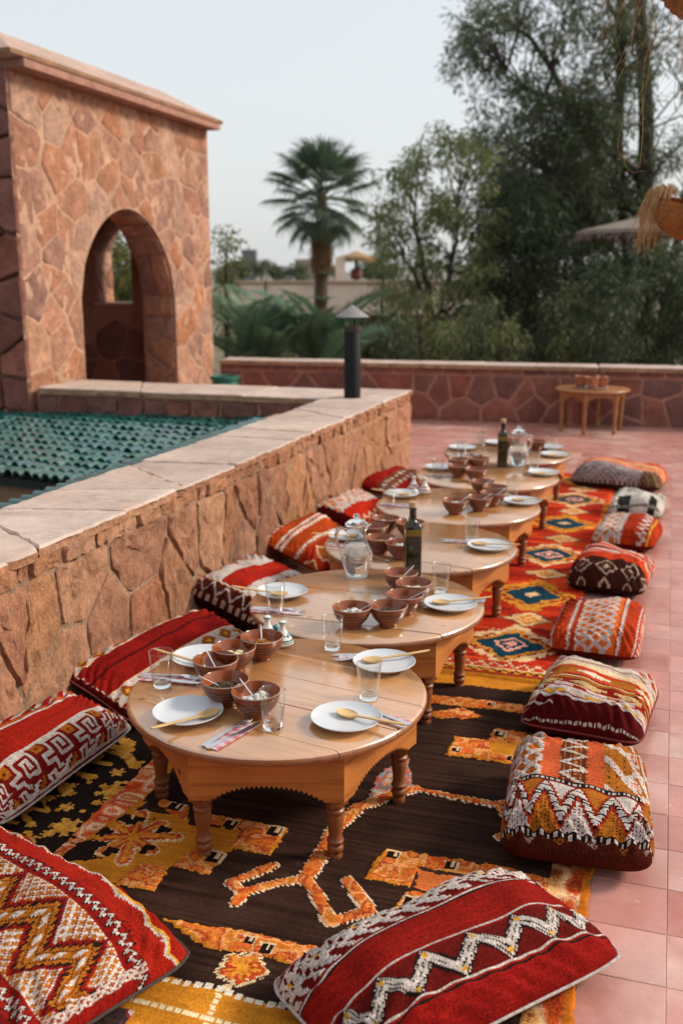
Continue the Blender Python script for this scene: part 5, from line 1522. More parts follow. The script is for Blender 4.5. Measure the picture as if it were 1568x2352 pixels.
# right hand row, from the camera
w_, h_ = .425, .56; W = Weave(w_, h_, *n_(w_, h_, .0044), 'a55a26')
F = -.055                                              # below this the front border begins
top = W.Y > F
W.put(top & W.dots(.016, .45), '7c2c16')
l1 = (W.X < -.085) & top; nt_ = W.net(.062, .36, .9) & l1; W.put(nt_, WHT); W.H[nt_] = 1; W.put(nt_ & W.dots(.018, .42, .013), 'a2452a')
W.put((W.xb(-.082, -.045) | W.xb(.018, .055)) & top, SAL)
mid = W.xb(-.045, .018) & top; W.put(mid, '5a2818'); W.put(mid & W.dots(.012, .5), 'b06a34')
z = W.zy(-.040, .014, .062, .0085) & mid; W.put(z, WHT); W.H[z] = 1
r1 = (W.X > .055) & top
q = W.loz(.155, .115, .135, 0); W.put(r1, OCH); W.put(r1 & W.dots(.02, .28), '5a2412')
nn = (((W.X * 1.15 + W.Y) / .105) % 1 < .30) | ((((W.X * 1.15 - W.Y) / .105) % 1 < .26) & (W.X > .10)); W.put(r1 & nn, WHT); W.H[r1 & nn] = 1; W.put(r1 & nn & W.dots(.015, .34, .014), 'b25a2c')
W.put(r1 & (q < .34), WHT); W.put(r1 & (q < .22), SAL); W.put(r1 & (q < .12), WHT)
fb = ~top; W.put(fb, '8a2614'); W.put(W.yb(F - .018, F) , BLK); W.put(W.yb(F - .014, F - .004) & (((W.X / .012) % 1) < .55), WHT)
za, zb = F - .135, F - .040
zz = W.zx(za, zb, .071, .042) & fb; W.put(zz & (W.Y < F - .02), '8a2614')
up = fb & (W.Y < F - .02) & (W.Y > za + (zb - za) * W.tri(W.X, .071) + .040); W.put(up, WHT); W.put(up & ((np.floor(W.X / .071 + .0) % 2) == 0), OCH)
dn_ = fb & (W.Y > F - .178) & (W.Y < za + (zb - za) * W.tri(W.X, .071) - .040); W.put(dn_, OCH); W.put(dn_ & ((np.floor(W.X / .071 + .5) % 2) == 0), 'b8aca6'); W.put(dn_ & W.dots(.010, .4), '5a2412')
W.put(W.zx(za, zb, .071, .024) & fb & (W.Y > F - .18) & (W.Y < F - .018), BLK); z = W.zx(za, zb, .071, .0185) & fb & (W.Y > F - .18) & (W.Y < F - .018); W.put(z & (((W.Y / .0075) % 1) < .75), WHT); W.H[z] = 1; up = fb & (W.Y < F - .02) & (W.Y > za + (zb - za) * W.tri(W.X, .071) + .046)
W.put(W.yb(F - .196, F - .178), BLK); W.put(W.yb(F - .192, F - .183) & (((W.X / .016) % 1) < .45), WHT)
W.put(W.Y < F - .196, '4a1c12'); q = W.tri(W.X, .071); lo_ = W.Y < F - .20; W.put(lo_ & (np.floor(W.X / .071) % 2 == 0) & (q < .55) & (W.Y > F - .215 + .04 * q), '9c7c70'); W.put(lo_ & (np.floor(W.X / .071) % 2 == 1) & (q < .55) & (W.Y > F - .215 + .04 * q), '8a5218'); W.put(lo_ & W.dots(.009, .35), '3a140e')
W.grain(.22, .08)
cushion('cushion', 'orange and white patterned cushion with zigzag front, nearest in the right row', W, .225, (-.160, 2.76, .075), R(4), back='4c1c12', pinch=.02, pw=6.0, seed=3, flat=.5)

w_, h_ = .43, .53; W = Weave(w_, h_, *n_(w_, h_, .005), RED)
rs_ = np.random.RandomState(4); y = -.165
cols = [WHT, RED, 'd6b48e', 'b5361c', WHT, MAR, OCH, WHT, RED2]
while y < .28:
    t = rs_.choice((.005, .007, .010, .015)); W.put(W.yb(y, y + t), cols[rs_.randint(len(cols))]); y += t
W.put(W.yb(-.12, -.108) & (((W.X / .09) % 1) < .6), WHT); W.put(W.yb(-.15, -.142) & (((W.X / .11) % 1) < .5), YEL); bt = np.abs(W.Y + .085) < .018; W.put(bt, RED); W.put(bt & (np.abs(W.Y + .085) < .018 * W.tri(W.X, .12)), 'b89a6a')
for yc, hw in ((.155, .028), (.0, .026)):
    bt = (np.abs(W.Y - yc) < hw); W.put(bt, 'b5361c'); tr = W.tri(W.X, .17); W.put(bt & (np.abs(W.Y - yc) < hw * (1 - tr)), WHT if yc > .1 else OCH); W.put(bt & (np.abs(W.Y - yc) < hw * .8 * (tr - .35)), 'd2bca4')
W.put(W.Y < -.165, '4a0b0d'); W.put((W.yb(-.188, -.183)) & (W.X < -.08), WHT)
W.put((np.abs(W.Y + .25) < .003) & (((W.X / .008) % 1) < .6), WHT)
W.H[W.C.mean(-1) > .3] = 1; W.grain(.20, .08)
cushion('cushion', 'maroon fronted cushion with thin white, ochre and red stripes, second in the right row', W, .21, (-.175, 3.54, .065), R(-6), back='3a0a0b', pinch=.03, pw=4.6, seed=4, pipe=PR, flat=.5)

w_, h_ = .40, .60; W = Weave(w_, h_, *n_(w_, h_, .0055), 'a03214')
for xc in (-.085, -.168, .085, .155): W.put(W.zy(xc - .003, xc + .003, .022, .0045), WHT)
W.put(np.abs(W.X - .005) < .066, 'c25c24')
cm = np.abs(W.X) < .062
q = (((W.X * 1.1 + W.Y) / .055) % 1 < .36) | (((W.X * 1.1 - W.Y) / .055) % 1 < .30); W.put(cm & q, WHT); W.H[cm & q] = 1
q2 = W.loz(.12, .11, 0, .02); W.put(cm & (q2 < .36), 'c25c24'); W.put(cm & (q2 < .26), WHT); W.put(cm & (q2 < .12), OCH)
sd_ = (np.abs(W.X) > .172); W.put(sd_, ORG); W.put(sd_ & (((W.X * .9 + W.Y) / .05) % 1 < .45), WHT)
W.grain(.20, .14)
cushion('cushion', 'orange red cushion with white braided centre band, third in the right row', W, .215, (-.205, 4.37, .066), R(-2), back='5c140c', pinch=.04, pw=3.6, seed=5, flat=.5)

w_, h_ = .41, .53; W = Weave(w_, h_, *n_(w_, h_, .006), 'b5361a')
for y0, y1, cl in ((.19, .3, 'c85a34'), (.15, .17, WHT), (.105, .135, 'd0a48c'), (.118, .125, 'b5361a'), (.06, .075, WHT), (.02, .035, MAR), (-.015, .012, WHT), (-.06, -.04, 'd0a48c')): W.put(W.yb(y0, y1), cl)
W.put(W.yb(.105, .135) & (((W.X / .05) % 1) < .4), WHT)
W.put(W.Y < -.125, '3a1c14'); q = W.loz(.10, .105, 0, -.182); f_ = W.Y < -.13; W.put(f_ & (q < .92) & (q > .74), 'b49a8a'); W.put(f_ & (q < .5), '5c3420'); W.put(f_ & (q < .26), 'b8a89c')
W.grain(.20, .1)
cushion('cushion', 'red, orange and white striped cushion with brown diamond front, fourth in the right row', W, .25, (-.20, 5.30, .06), R(-6), back='2a1410', pinch=.04, pw=3.6, seed=6, flat=.5)

w_, h_ = .38, .48; W = Weave(w_, h_, *n_(w_, h_, .007), '9c2e12')
l_ = W.X < -.03; W.put(l_, 'b8622c'); q = W.net(.062, .42, .9); W.put(l_ & q, WHT)
W.put(W.zy(-.022, -.012, .03, .010), WHT); W.put(W.zy(.07, .11, .055, .013), WHT); W.put(W.zy(.13, .135, .03, .006), YEL)
W.grain(.20, .14)
cushion('cushion', 'orange red cushion with white lattice on its left half, fifth in the right row', W, .25, (-.155, 6.20, .06), R(-7), back='5c140c', pinch=.04, pw=3.6, seed=7, flat=.5)

w_, h_ = .36, .46; W = Weave(w_, h_, *n_(w_, h_, .008), 'b4aca2')
W.put(W.yb(.02, .10), '9a9088'); W.put(W.xb(-.11, -.07) | W.xb(.02, .06), 'c4bcb4'); W.put((W.xb(-.10, -.03) | W.xb(.07, .12)) & (W.Y < -.06), '2a2826'); W.put(W.yb(-.20, -.17), '7a7068')
W.grain(.20, .1)
cushion('cushion', 'pale grey plaid cushion with black squares, sixth in the right row', W, .23, (-.12, 7.03, .055), R(-5), back='8a8078', pinch=.04, pw=3.6, seed=8, flat=.5)

w_, h_ = .70, .46; W = Weave(w_, h_, *n_(w_, h_, .008), 'c87a58')
W.put(W.yb(.06, .1), 'b5361c'); W.put(W.yb(0, .03), 'cf9a70'); f_ = W.Y < -.06; W.put(f_, '5a4440'); W.put(f_ & W.net(.03, .45), '9a8c8a'); W.put(f_ & (W.X > .16), '3c2218'); W.put(f_ & (W.X > .16) & W.net(.03, .3), '8a6a50')
W.grain(.22, .1)
cushion('cushion', 'faded orange cushion with grey brown knitted side at the far end of the rug', W, .26, (-.29, 7.98, .065), R(-9), back='3a2420', pinch=.03, pw=4.0, seed=9, flat=.5)

# left hand row against the wall, from the camera
w_, h_ = .32, .72; W = Weave(w_, h_, *n_(w_, h_, .0044), RED2)
KEY = ["WWWWWWW.OO.", "W.....W..OO", "W.WWW.W.W.O", "W.W...W.WW.", "W.WWWWW..WW", "W.......W.W", "WWWWW.WWW.W", "....W.W...W", "OOO.W.W.WWW", "O.O.WWW.W..", "OOO.....WWW", "..........."]
W.put(W.X > .026, '6e140f'); W.bits(.032, -.35, .0103, KEY, {'W': WHT, 'O': OCH}, 1, 6)
W.H[W.X > .04] = .5
for xc in (.026, .150): W.put(np.abs(W.X - xc) < .0045, WHT)
W.put(np.abs(W.X + .065) < .0045, WHT); W.put((np.abs(W.X + .078) < .003), OCH)
l_ = W.X < -.085; W.put(l_, '7a140f'); W.put(l_ & ((((W.X + W.Y * .55) / .045) % 1) < .5), WHT); W.put(l_ & (np.abs((W.Y / .2) % 1 - .5) < .04), '2a6a58')
W.grain(.20, .1)
cushion('cushion', 'red cushion with white key fret border leaning on the wall at the left edge', W, .19, (-1.862, 2.52, .105), R(-3), tilt=R(17), back='6c1210', pipe=PW, seed=10)

w_, h_ = .39, .85; W = Weave(w_, h_, *n_(w_, h_, .0048), '7c140f')
for xc, hw in ((-.135, .030), (.055, .026), (.165, .018)):
    b = np.abs(W.X - xc) < hw; W.put(b, OCH); q = W.loz(hw * 2.2, .10, xc, 0); W.put(b & (q > .82), WHT); W.put(b & (np.abs(q - .55) < .10), '8a3a18'); W.put(b & (q < .25), YEL); W.H[b] = .7
    W.put(np.abs(np.abs(W.X - xc) - hw) < .003, 'd0a88a')
W.put(W.X < -.185, OCH); W.put((W.X < -.185) & (((W.Y / .06) % 1) < .4), WHT)
W.put(W.Y < -.395, MAR); W.put((W.yb(-.390, -.380)) & (((W.X / .02) % 1) < .5), WHT)
W.put((np.abs(W.X + .04) < .006) | (np.abs(W.X - .11) < .006), MAR)
W.grain(.20, .1)
cushion('cushion', 'dark red cushion with ochre and white diamond bands beside the nearest table', W, .18, (-1.805, 3.34, .112), R(-11), tilt=R(20), back='4a0c0c', seed=11, pipe=PR)

w_, h_ = .42, .62; W = Weave(w_, h_, *n_(w_, h_, .0058), WHT)
W.put(np.abs(W.X) < .045, '9c2113'); q = W.loz(.12, .11, -.13, 0); l_ = W.X < -.045; W.put(l_ & (np.abs(q - .55) < .13), 'b2401f'); W.put(l_ & (q < .25), OCH)
r_ = W.X > .045; gx = (W.X / .05) % 1; gy = (W.Y / .05) % 1; W.put(r_ & (np.abs(W.loz(.07, .07, .1, 0) - .6) < .17), 'a8371c'); W.put(r_ & (W.loz(.07, .07, .1, 0) < .16), 'a8371c')
f_ = W.Y < -.20; W.put(f_, '4c1a12'); W.put(W.zx(-.285, -.225, .062, .008) & f_, WHT); W.put(f_ & (W.Y > -.215), OCH); W.put(np.abs(W.Y + .203) < .005, WHT); W.put(f_ & (W.Y < -.295) & (((W.X / .035) % 1) < .5), 'b8a090')
W.grain(.20, .08)
cushion('cushion', 'white and red patterned cushion with brown zigzag front by the second table', W, .20, (-1.82, 4.25, .135), R(-9), tilt=R(17), back='3a140f', seed=12, pinch=.035, pw=3.8, flat=.9)

w_, h_ = .40, .62; W = Weave(w_, h_, *n_(w_, h_, .0068), 'a84015')
for xc in (-.15, -.075, -.05, .03): W.put(W.zy(xc - .003, xc + .003, .03, .007), 'd2c2b4')
b = W.X > .055; W.put(b, '9c2a14'); q = W.loz(.14, .15, .125, -.02); W.put(b & (q < .85), 'cfae8c'); W.put(b & (q < .66), OCH); W.put(b & (q < .45), '9c3a18'); W.put(b & (q < .25), OCH)
W.put((W.X < -.165) & (((W.Y / .04) % 1) < .5), WHT)
W.grain(.20, .14)
cushion('cushion', 'orange cushion with thin white stripes and ochre diamonds by the third table', W, .18, (-1.82, 5.14, .14), R(-8), tilt=R(20), back='7a1c10', seed=13)

w_, h_ = .38, .66; W = Weave(w_, h_, *n_(w_, h_, .0085), 'a8230f')
l_ = W.X < -.02; W.put(l_, 'bd6a3a'); W.put(l_ & (W.net(.07, .4, .8)), WHT); W.put(W.zy(-.015, .0, .05, .012), WHT); W.put(W.zy(.09, .12, .06, .012), 'cfae8c')
W.put(W.Y < -.27, MAR); W.grain(.20, .1)
cushion('cushion', 'red cushion with white fret on its wall side by the fourth table', W, .17, (-1.83, 5.99, .14), R(-8), tilt=R(20), back='5a0d0e', seed=14)

w_, h_ = .36, .66; W = Weave(w_, h_, *n_(w_, h_, .009), '8c170f')
b = W.xb(-.03, .06); W.put(b, '6a3a2a'); W.put(b & (W.loz(.05, .05) < .55), 'c4b09c'); W.put(W.xb(.12, .16) & (((W.Y / .05) % 1) < .5), 'c4a08c'); W.grain(.20, .1)
cushion('cushion', 'dark red cushion with cream band, farthest along the stone wall', W, .16, (-1.82, 6.93, .13), R(-8), tilt=R(16), back='5a0d0e', seed=15)
# ------------------------------------------------------------------ garden beyond the parapet
GZ = -3.2
gm = MB(); gm.add([(-4000, -60, GZ), (4000, -60, GZ), (4000, 6000, GZ), (-4000, 6000, GZ)], [(0, 1, 2, 3)])
tag(gm.build('ground', mat('ground', (.13, .12, .065), rough=1, noise=[(.05, .6, 1.2), (2, .7, 1.2)], blotch=(.02, (.22, .16, .10), .5, .65))), kind='structure')


def leaf_mat(name, cols, tr=.35, rough=.55):
    m = bpy.data.materials.new(name); m.use_nodes = True
    N = m.node_tree.nodes; L = m.node_tree.links; p = N['Principled BSDF']; p.inputs['Roughness'].default_value = rough; p.inputs['Specular IOR Level'].default_value = .3
    g = N.new('ShaderNodeNewGeometry'); cr = N.new('ShaderNodeValToRGB'); e = cr.color_ramp.elements
    for i, c in enumerate(cols):
        pos = i / (len(cols) - 1); el = e[i] if i < 2 else e.new(pos); el.position = pos; el.color = (*c, 1)
    L.new(g.outputs['Random Per Island'], cr.inputs[0])
    L.new(cr.outputs[0], p.inputs['Base Color'])
    t = N.new('ShaderNodeBsdfTranslucent'); L.new(cr.outputs[0], t.inputs['Color'])
    ms = N.new('ShaderNodeMixShader'); ms.inputs[0].default_value = tr
    L.new(p.outputs[0], ms.inputs[1]); L.new(t.outputs[0], ms.inputs[2]); L.new(ms.outputs[0], N['Material Output'].inputs['Surface'])
    return m


M['bark'] = mat('bark', (.055, .042, .034), rough=.95, noise=[(6, .6, 1.4), (40, .7, 1.2)], bump=[(18, .8, .03)])
M['leaf_dark'] = leaf_mat('casuarina_leaf', [(0.065, 0.094, 0.044), (0.091, 0.127, 0.058), (0.111, 0.130, 0.065), (0.072, 0.104, 0.055), (0.130, 0.124, 0.065)])
M['leaf_deep'] = leaf_mat('deep_green_leaf', [(.044, .066, .034), (.060, .086, .042), (.078, .10, .050), (.052, .076, .040)])
M['leaf_olive'] = leaf_mat('willow_leaf', [(0.150, 0.188, 0.075), (0.188, 0.225, 0.088), (0.125, 0.163, 0.069), (0.237, 0.237, 0.075), (0.163, 0.188, 0.100)])
M['leaf_reed'] = leaf_mat('reed_leaf', [(.14, .17, .06), (.09, .125, .055), (.20, .20, .065), (.07, .10, .05), (.23, .20, .065)])
M['leaf_yellow'] = leaf_mat('yellow_green_leaf', [(.14, .165, .05), (.09, .125, .05), (.32, .25, .04), (.08, .115, .05)])
M['leaf_far'] = leaf_mat('far_leaf', [(.12, .15, .08), (.10, .13, .07), (.15, .16, .085)])
M['palm_leaf'] = leaf_mat('palm_leaf', [(0.069, 0.110, 0.069), (0.090, 0.138, 0.083), (0.112, 0.156, 0.094)], tr=.3, rough=.4)
M['date_leaf'] = leaf_mat('date_palm_leaf', [(0.077, 0.144, 0.088), (0.106, 0.175, 0.100), (0.131, 0.200, 0.112)], tr=.3, rough=.4)
M['dead_leaf'] = leaf_mat('dead_palm_leaf', [(.22, .12, .05), (.15, .08, .035), (.28, .17, .08)], tr=.2)


def leaf_cloud(P, D, Lh, Wd, rs):
    """Lance-shaped leaves: P base points, D directions, arrays (n, 3)."""
    n = len(P)
    D = D / (np.linalg.norm(D, axis=1, keepdims=True) + 1e-9)
    S = np.cross(D, rs.normal(size=(n, 3))); S /= np.linalg.norm(S, axis=1, keepdims=True) + 1e-9
    Lh = Lh * rs.uniform(.6, 1.3, (n, 1)); Wd = Wd * rs.uniform(.7, 1.3, (n, 1))
    V = np.stack([P, P + D * Lh * .45 + S * Wd / 2, P + D * Lh, P + D * Lh * .45 - S * Wd / 2], 1).reshape(-1, 3)
    F = np.arange(4 * n)
    return V, F


def cloud_mesh(name, V, m):
    n = len(V) // 4
    me = bpy.data.meshes.new(name)
    me.vertices.add(len(V)); me.vertices.foreach_set('co', V.ravel().astype(np.float32))
    me.loops.add(len(V)); me.loops.foreach_set('vertex_index', np.arange(len(V)))
    me.polygons.add(n); me.polygons.foreach_set('loop_start', np.arange(n) * 4)
    me.update(calc_edges=True); me.materials.append(m)
    return me


def tree(name, label, cat, trunks, clumps, leaf, per, Lh, Wd, droop, seed, group=None, limb_share=.6, spread=1.0, bark=None):
    """trunks: list of (points, radii).  clumps: list of (centre, radius)."""
    rs = np.random.RandomState(seed); base = trunks[0][0][0]
    o = empty(name, (0, 0, 0)); tag(o, label, cat, group)
    tp = []
    m = MB()
    for pts, rad in trunks:
        # bend the stem a little
        q = []; qr = []
        for i in range(len(pts) - 1):
            for t in (0, .33, .66):
                v = Vector(pts[i]).lerp(Vector(pts[i + 1]), t) + Vector(rs.uniform(-.04, .04, 3)) * (1 if t else 0)
                q.append(v); qr.append(rad[i] + (rad[i + 1] - rad[i]) * t)
        q.append(Vector(pts[-1])); qr.append(rad[-1])
        m.tube(q, qr, 9); tp += q
    m.build('trunk', bark or M['bark'], o, True)
    lm = MB(); V = []
    tpa = np.array([tuple(p) for p in tp])
    for c, r in clumps:
        c = np.array(c)
        if rs.rand() < limb_share:
            d = np.linalg.norm((tpa - c) * np.array([1, 1, 1.0]) + np.array([0, 0, .5]), axis=1) + rs.rand(len(tpa)) * .5
            a = Vector(tpa[int(np.argmin(d))]); e = Vector(c)
            mid = a.lerp(e, .5) + Vector((rs.uniform(-.1, .1), rs.uniform(-.1, .1), .12 * (e - a).length))
            L = (e - a).length
            r0 = .007 + .009 * min(L, 3)
            lm.tube([a, a.lerp(mid, .6), mid, mid.lerp(e, .6), e], [r0, r0 * .8, r0 * .6, r0 * .45, .005], 5)
        n = int(per * (r / .35) ** 2 * rs.uniform(.7, 1.3))
        g = rs.normal(size=(n, 3)); g /= np.linalg.norm(g, axis=1, keepdims=True)
        rad = r * rs.rand(n, 1) ** .45
        P = c + g * rad * np.array([1.15, 1.0, .85]) * spread
        D = g * .7 + np.array([0, 0, -droop]) + rs.normal(size=(n, 3)) * .45
        V.append(leaf_cloud(P, D, Lh, Wd, rs)[0])
    if lm.v: tag(lm.build('limbs', bark or M['bark'], o, True), kind='stuff')
    tag(link('crown', cloud_mesh('crown', np.concatenate(V), leaf), o), kind='stuff')
    return o


def region(poly, n, rr, dist, dj, seed, dens=None):
    """Clump centres spread over a px outline at a ground distance."""
    rs = np.random.RandomState(seed); out = []; tries = 0
    xs = [p[0] for p in poly]; ys = [p[1] for p in poly]
    pts = []
    while len(out) < n and tries < n * 60:
        tries += 1
        x, y = rs.uniform(min(xs), max(xs)), rs.uniform(min(ys), max(ys)); ins = False
        for i in range(len(poly)):
            (x1, y1), (x2, y2) = poly[i], poly[(i + 1) % len(poly)]
            if (y1 > y) != (y2 > y) and x < (x2 - x1) * (y - y1) / (y2 - y1) + x1: ins = not ins
        if not ins or (dens and rs.rand() > dens(x, y)): continue
        r = rs.uniform(*rr)
        out.append((tuple(far(x, y, dist + rs.uniform(-dj, dj))), r))
    return out


D1 = 18.0
def f3(x, y, d): return tuple(far(x, y, d))
# tall dark feathery tree at the right
tr_ = [([f3(1478, 1000, D1), f3(1476, 800, D1), f3(1480, 560, D1), f3(1484, 300, D1), f3(1470, 40, D1), f3(1475, -260, D1)], [.20, .18, .15, .13, .10, .05]),
       ([f3(1478, 760, D1), f3(1440, 560, D1 + .3), f3(1418, 330, D1 + .4), f3(1425, 60, D1 + .2), f3(1428, -200, D1)], [.12, .10, .09, .08, .04]),
       ([f3(1480, 520, D1), f3(1400, 400, D1 - .3), f3(1290, 250, D1 - .5), f3(1160, 170, D1 - .6)], [.10, .085, .06, .02]),
       ([f3(1480, 420, D1), f3(1345, 300, D1 + .5), f3(1220, 90, D1 + .6), f3(1130, 10, D1 + .6)], [.08, .06, .04, .015]),
       ([f3(1505, 860, D1 + 1), f3(1545, 600, D1 + 1), f3(1585, 350, D1 + 1), f3(1600, 60, D1 + 1)], [.10, .09, .07, .04]),
       ([f3(1440, 620, D1), f3(1350, 480, D1 - .4), f3(1260, 400, D1 - .8)], [.06, .045, .02])]
cl = region([(1050, -60), (1130, 20), (1190, -80), (1640, -120), (1640, 480), (1500, 560), (1330, 520), (1100, 430), (1075, 330), (1130, 270), (1110, 190), (1040, 130)], 215, (.13, .33), D1, 1.2, 21,
            lambda x, y: .30 if (1160 < x < 1330 and 130 < y < 230) else (.28 if x > 1500 else (.55 if y > 330 else 1.0)))
cl += region([(1060, 0), (1130, 20), (1150, 120), (1120, 260), (1090, 280), (1060, 180)], 22, (.10, .2), D1 - .5, .5, 22)
cl += region([(1020, 140), (1100, 150), (1110, 200), (1010, 215)], 8, (.06, .12), D1 - .6, .3, 23)
cl += region([(1190, 200), (1370, 170), (1400, 300), (1330, 350), (1200, 330)], 40, (.18, .36), D1 - .5, .6, 24)
cl += region([(1180, 330), (1400, 300), (1568, 380), (1568, 600), (1300, 560), (1150, 470)], 70, (.16, .34), D1 + .4, .9, 25, lambda x, y: .8)
cl += region([(1280, -60), (1480, -60), (1480, 180), (1330, 190)], 30, (.14, .3), D1 + .3, .8, 26)
tree('casuarina_tree', 'tall dark feathery tree with several stems filling the upper right sky', 'tree', tr_, cl, M['leaf_dark'], 170, .14, .026, .6, 31, 'garden trees beyond the parapet')

# light willow-like tree in the middle
D2 = 16.5
tr_ = [([f3(1005, 1000, D2), f3(1000, 800, D2), f3(985, 660, D2), f3(960, 560, D2), f3(940, 440, D2)], [.07, .06, .05, .035, .012]),
       ([f3(1000, 760, D2), f3(1030, 640, D2), f3(1050, 520, D2), f3(1060, 380, D2)], [.045, .04, .028, .01]),
       ([f3(985, 690, D2), f3(930, 600, D2), f3(900, 520, D2)], [.035, .025, .01])]
cl = region([(880, 420), (940, 350), (1000, 295), (1060, 310), (1130, 330), (1140, 520), (1130, 830), (880, 830), (900, 640), (850, 540)], 235, (.12, .25), D2, .7, 41, lambda x, y: .75 if y < 520 else .9)
tree('willow_tree', 'light green slender tree with drooping leaves left of the dark conifer', 'tree', tr_, cl, M['leaf_olive'], 215, .10, .028, 1.1, 42, 'garden trees beyond the parapet', .25)

# dense dark tree
D3 = 17.2
cl = region([(1110, 480), (1200, 420), (1290, 450), (1340, 560), (1370, 840), (1070, 840), (1075, 640)], 120, (.22, .42), D3, .8, 51)
tree('conifer_tree', 'dense blackish green conifer rising behind the middle of the parapet', 'tree', [([f3(1220, 1000, D3), f3(1218, 800, D3), f3(1215, 450, D3)], [.14, .12, .03])], cl, M['leaf_deep'], 190, .15, .03, .7, 52, 'garden trees beyond the parapet', .1)

# brownish feathery crown above it
D4 = 19.5
cl = region([(1150, 300), (1330, 340), (1440, 520), (1560, 600), (1560, 700), (1340, 620), (1120, 480)], 110, (.18, .36), D4, .8, 61, lambda x, y: .7)
tree('casuarina_tree', 'brownish feathery tree showing between the conifer and the tall dark stems', 'tree', [([f3(1330, 1000, D4), f3(1335, 700, D4), f3(1290, 420, D4)], [.13, .10, .03])], cl, M['leaf_dark'], 220, .16, .028, .8, 62, 'garden trees beyond the parapet', .5)

# bushy tree at the right edge
D5 = 14.6
cl = region([(1350, 620), (1440, 580), (1640, 570), (1640, 850), (1340, 850)], 95, (.18, .34), D5, .8, 71)
tree('bushy_tree', 'dark leafy bush under the thatched parasol at the right edge', 'tree', [([f3(1440, 1000, D5), f3(1450, 760, D5), f3(1465, 640, D5)], [.07, .06, .02]), ([f3(1530, 1000, D5), f3(1535, 800, D5), f3(1570, 640, D5)], [.08, .06, .02])], cl, M['leaf_deep'], 150, .13, .03, .6, 72, 'garden trees beyond the parapet', .3)

# leafy shrubs hanging just behind the parapet: each one a plant
shrub_spots = [(905, 700, 'leaf_deep', 'by the flue'), (962, 640, 'leaf_reed', 'below the light slender tree'), (1030, 690, 'leaf_olive', 'right of the slender tree'), (1100, 660, 'leaf_dark', 'left of the conifer'), (1165, 730, 'leaf_reed', 'before the conifer'),
               (1240, 690, 'leaf_deep', 'right of the conifer'), (1305, 650, 'leaf_reed', 'left of the serving table cups'), (1375, 700, 'leaf_dark', 'behind the serving table cups'), (1445, 640, 'leaf_deep', 'right of the serving table'), (1500, 720, 'leaf_olive', 'under the thatched parasol'), (1560, 650, 'leaf_dark', 'at the right edge of the picture')]
for k, (px, ytop, lf, where) in enumerate(shrub_spots):
    D_ = 13.4 + .35 * ((k * 7) % 4); hw_ = 38 + 14 * ((k * 5) % 3)
    cl = region([(px - hw_, 860), (px + hw_, 860), (px + hw_ * .8, ytop + 60), (px + 8, ytop), (px - hw_ * .7, ytop + 50)], 26, (.10, .20), D_, .35, 300 + k)
    tree('shrub', 'drooping leafy shrub behind the parapet, %s' % where, 'shrub', [([f3(px, 1000, D_), f3(px + 6, 820, D_), f3(px - 5, ytop + 20, D_)], [.03, .022, .006]), ([f3(px, 960, D_), f3(px - hw_ * .5, 780, D_), f3(px - hw_ * .6, ytop + 70, D_)], [.02, .014, .005])], cl, M[lf], 150, .11, .024, 1.3, 320 + k, 'shrubs behind the parapet', .4)

# shrubs left of the flue
for k, (x0, x1, y0, y1, D_, lf, nm, lab) in enumerate(((488, 552, 510, 800, 15.0, 'leaf_yellow', 'flowering_tree', 'yellowish green leafy tree close beside the tower'), (790, 900, 700, 850, 15.0, 'leaf_deep', 'shrub', 'dark green shrub behind the black flue'),
                                                      (720, 800, 740, 850, 15.6, 'leaf_deep', 'shrub', 'dark shrub between the date palms and the flue'), (560, 660, 800, 860, 16, 'leaf_olive', 'shrub', 'low light shrub under the date palm fronds'),
                                                      (850, 905, 560, 800, 19, 'leaf_olive', 'shrub', 'tall thin grey green shrub left of the slender tree'), (580, 640, 610, 700, 26, 'leaf_olive', 'shrub', 'thin airy shrub before the pale garden building'))):
    cl = region([(x0, y1), (x1, y1), (x1, y0 + (y1 - y0) * .3), ((x0 + x1) / 2, y0), (x0, y0 + (y1 - y0) * .25)], 30 if k != 5 else 9, (.12, .24) if k not in (4, 5) else (.08, .2), D_, .4, 80 + k)
    tree(nm, lab, 'tree' if k == 0 else 'shrub', [([f3((x0 + x1) / 2, 1000, D_), f3((x0 + x1) / 2, (y0 + y1) / 2, D_), f3((x0 + x1) / 2, y0 + 20, D_)], [.04, .03, .008])], cl, M[lf], 130 if k != 5 else 30, .10, .03, .3, 90 + k, None, .3)


cl = region([(215, 730), (330, 730), (330, 600), (285, 545), (215, 580)], 40, (.18, .34), 15.5, .6, 131)
tree('garden_tree', 'sunlit green tree seen through the tower window', 'tree', [([f3(275, 1000, 15.5), f3(272, 760, 15.5), f3(275, 600, 15.5)], [.07, .05, .012])], cl, M['leaf_yellow'], 160, .12, .035, .4, 132, None, .3)
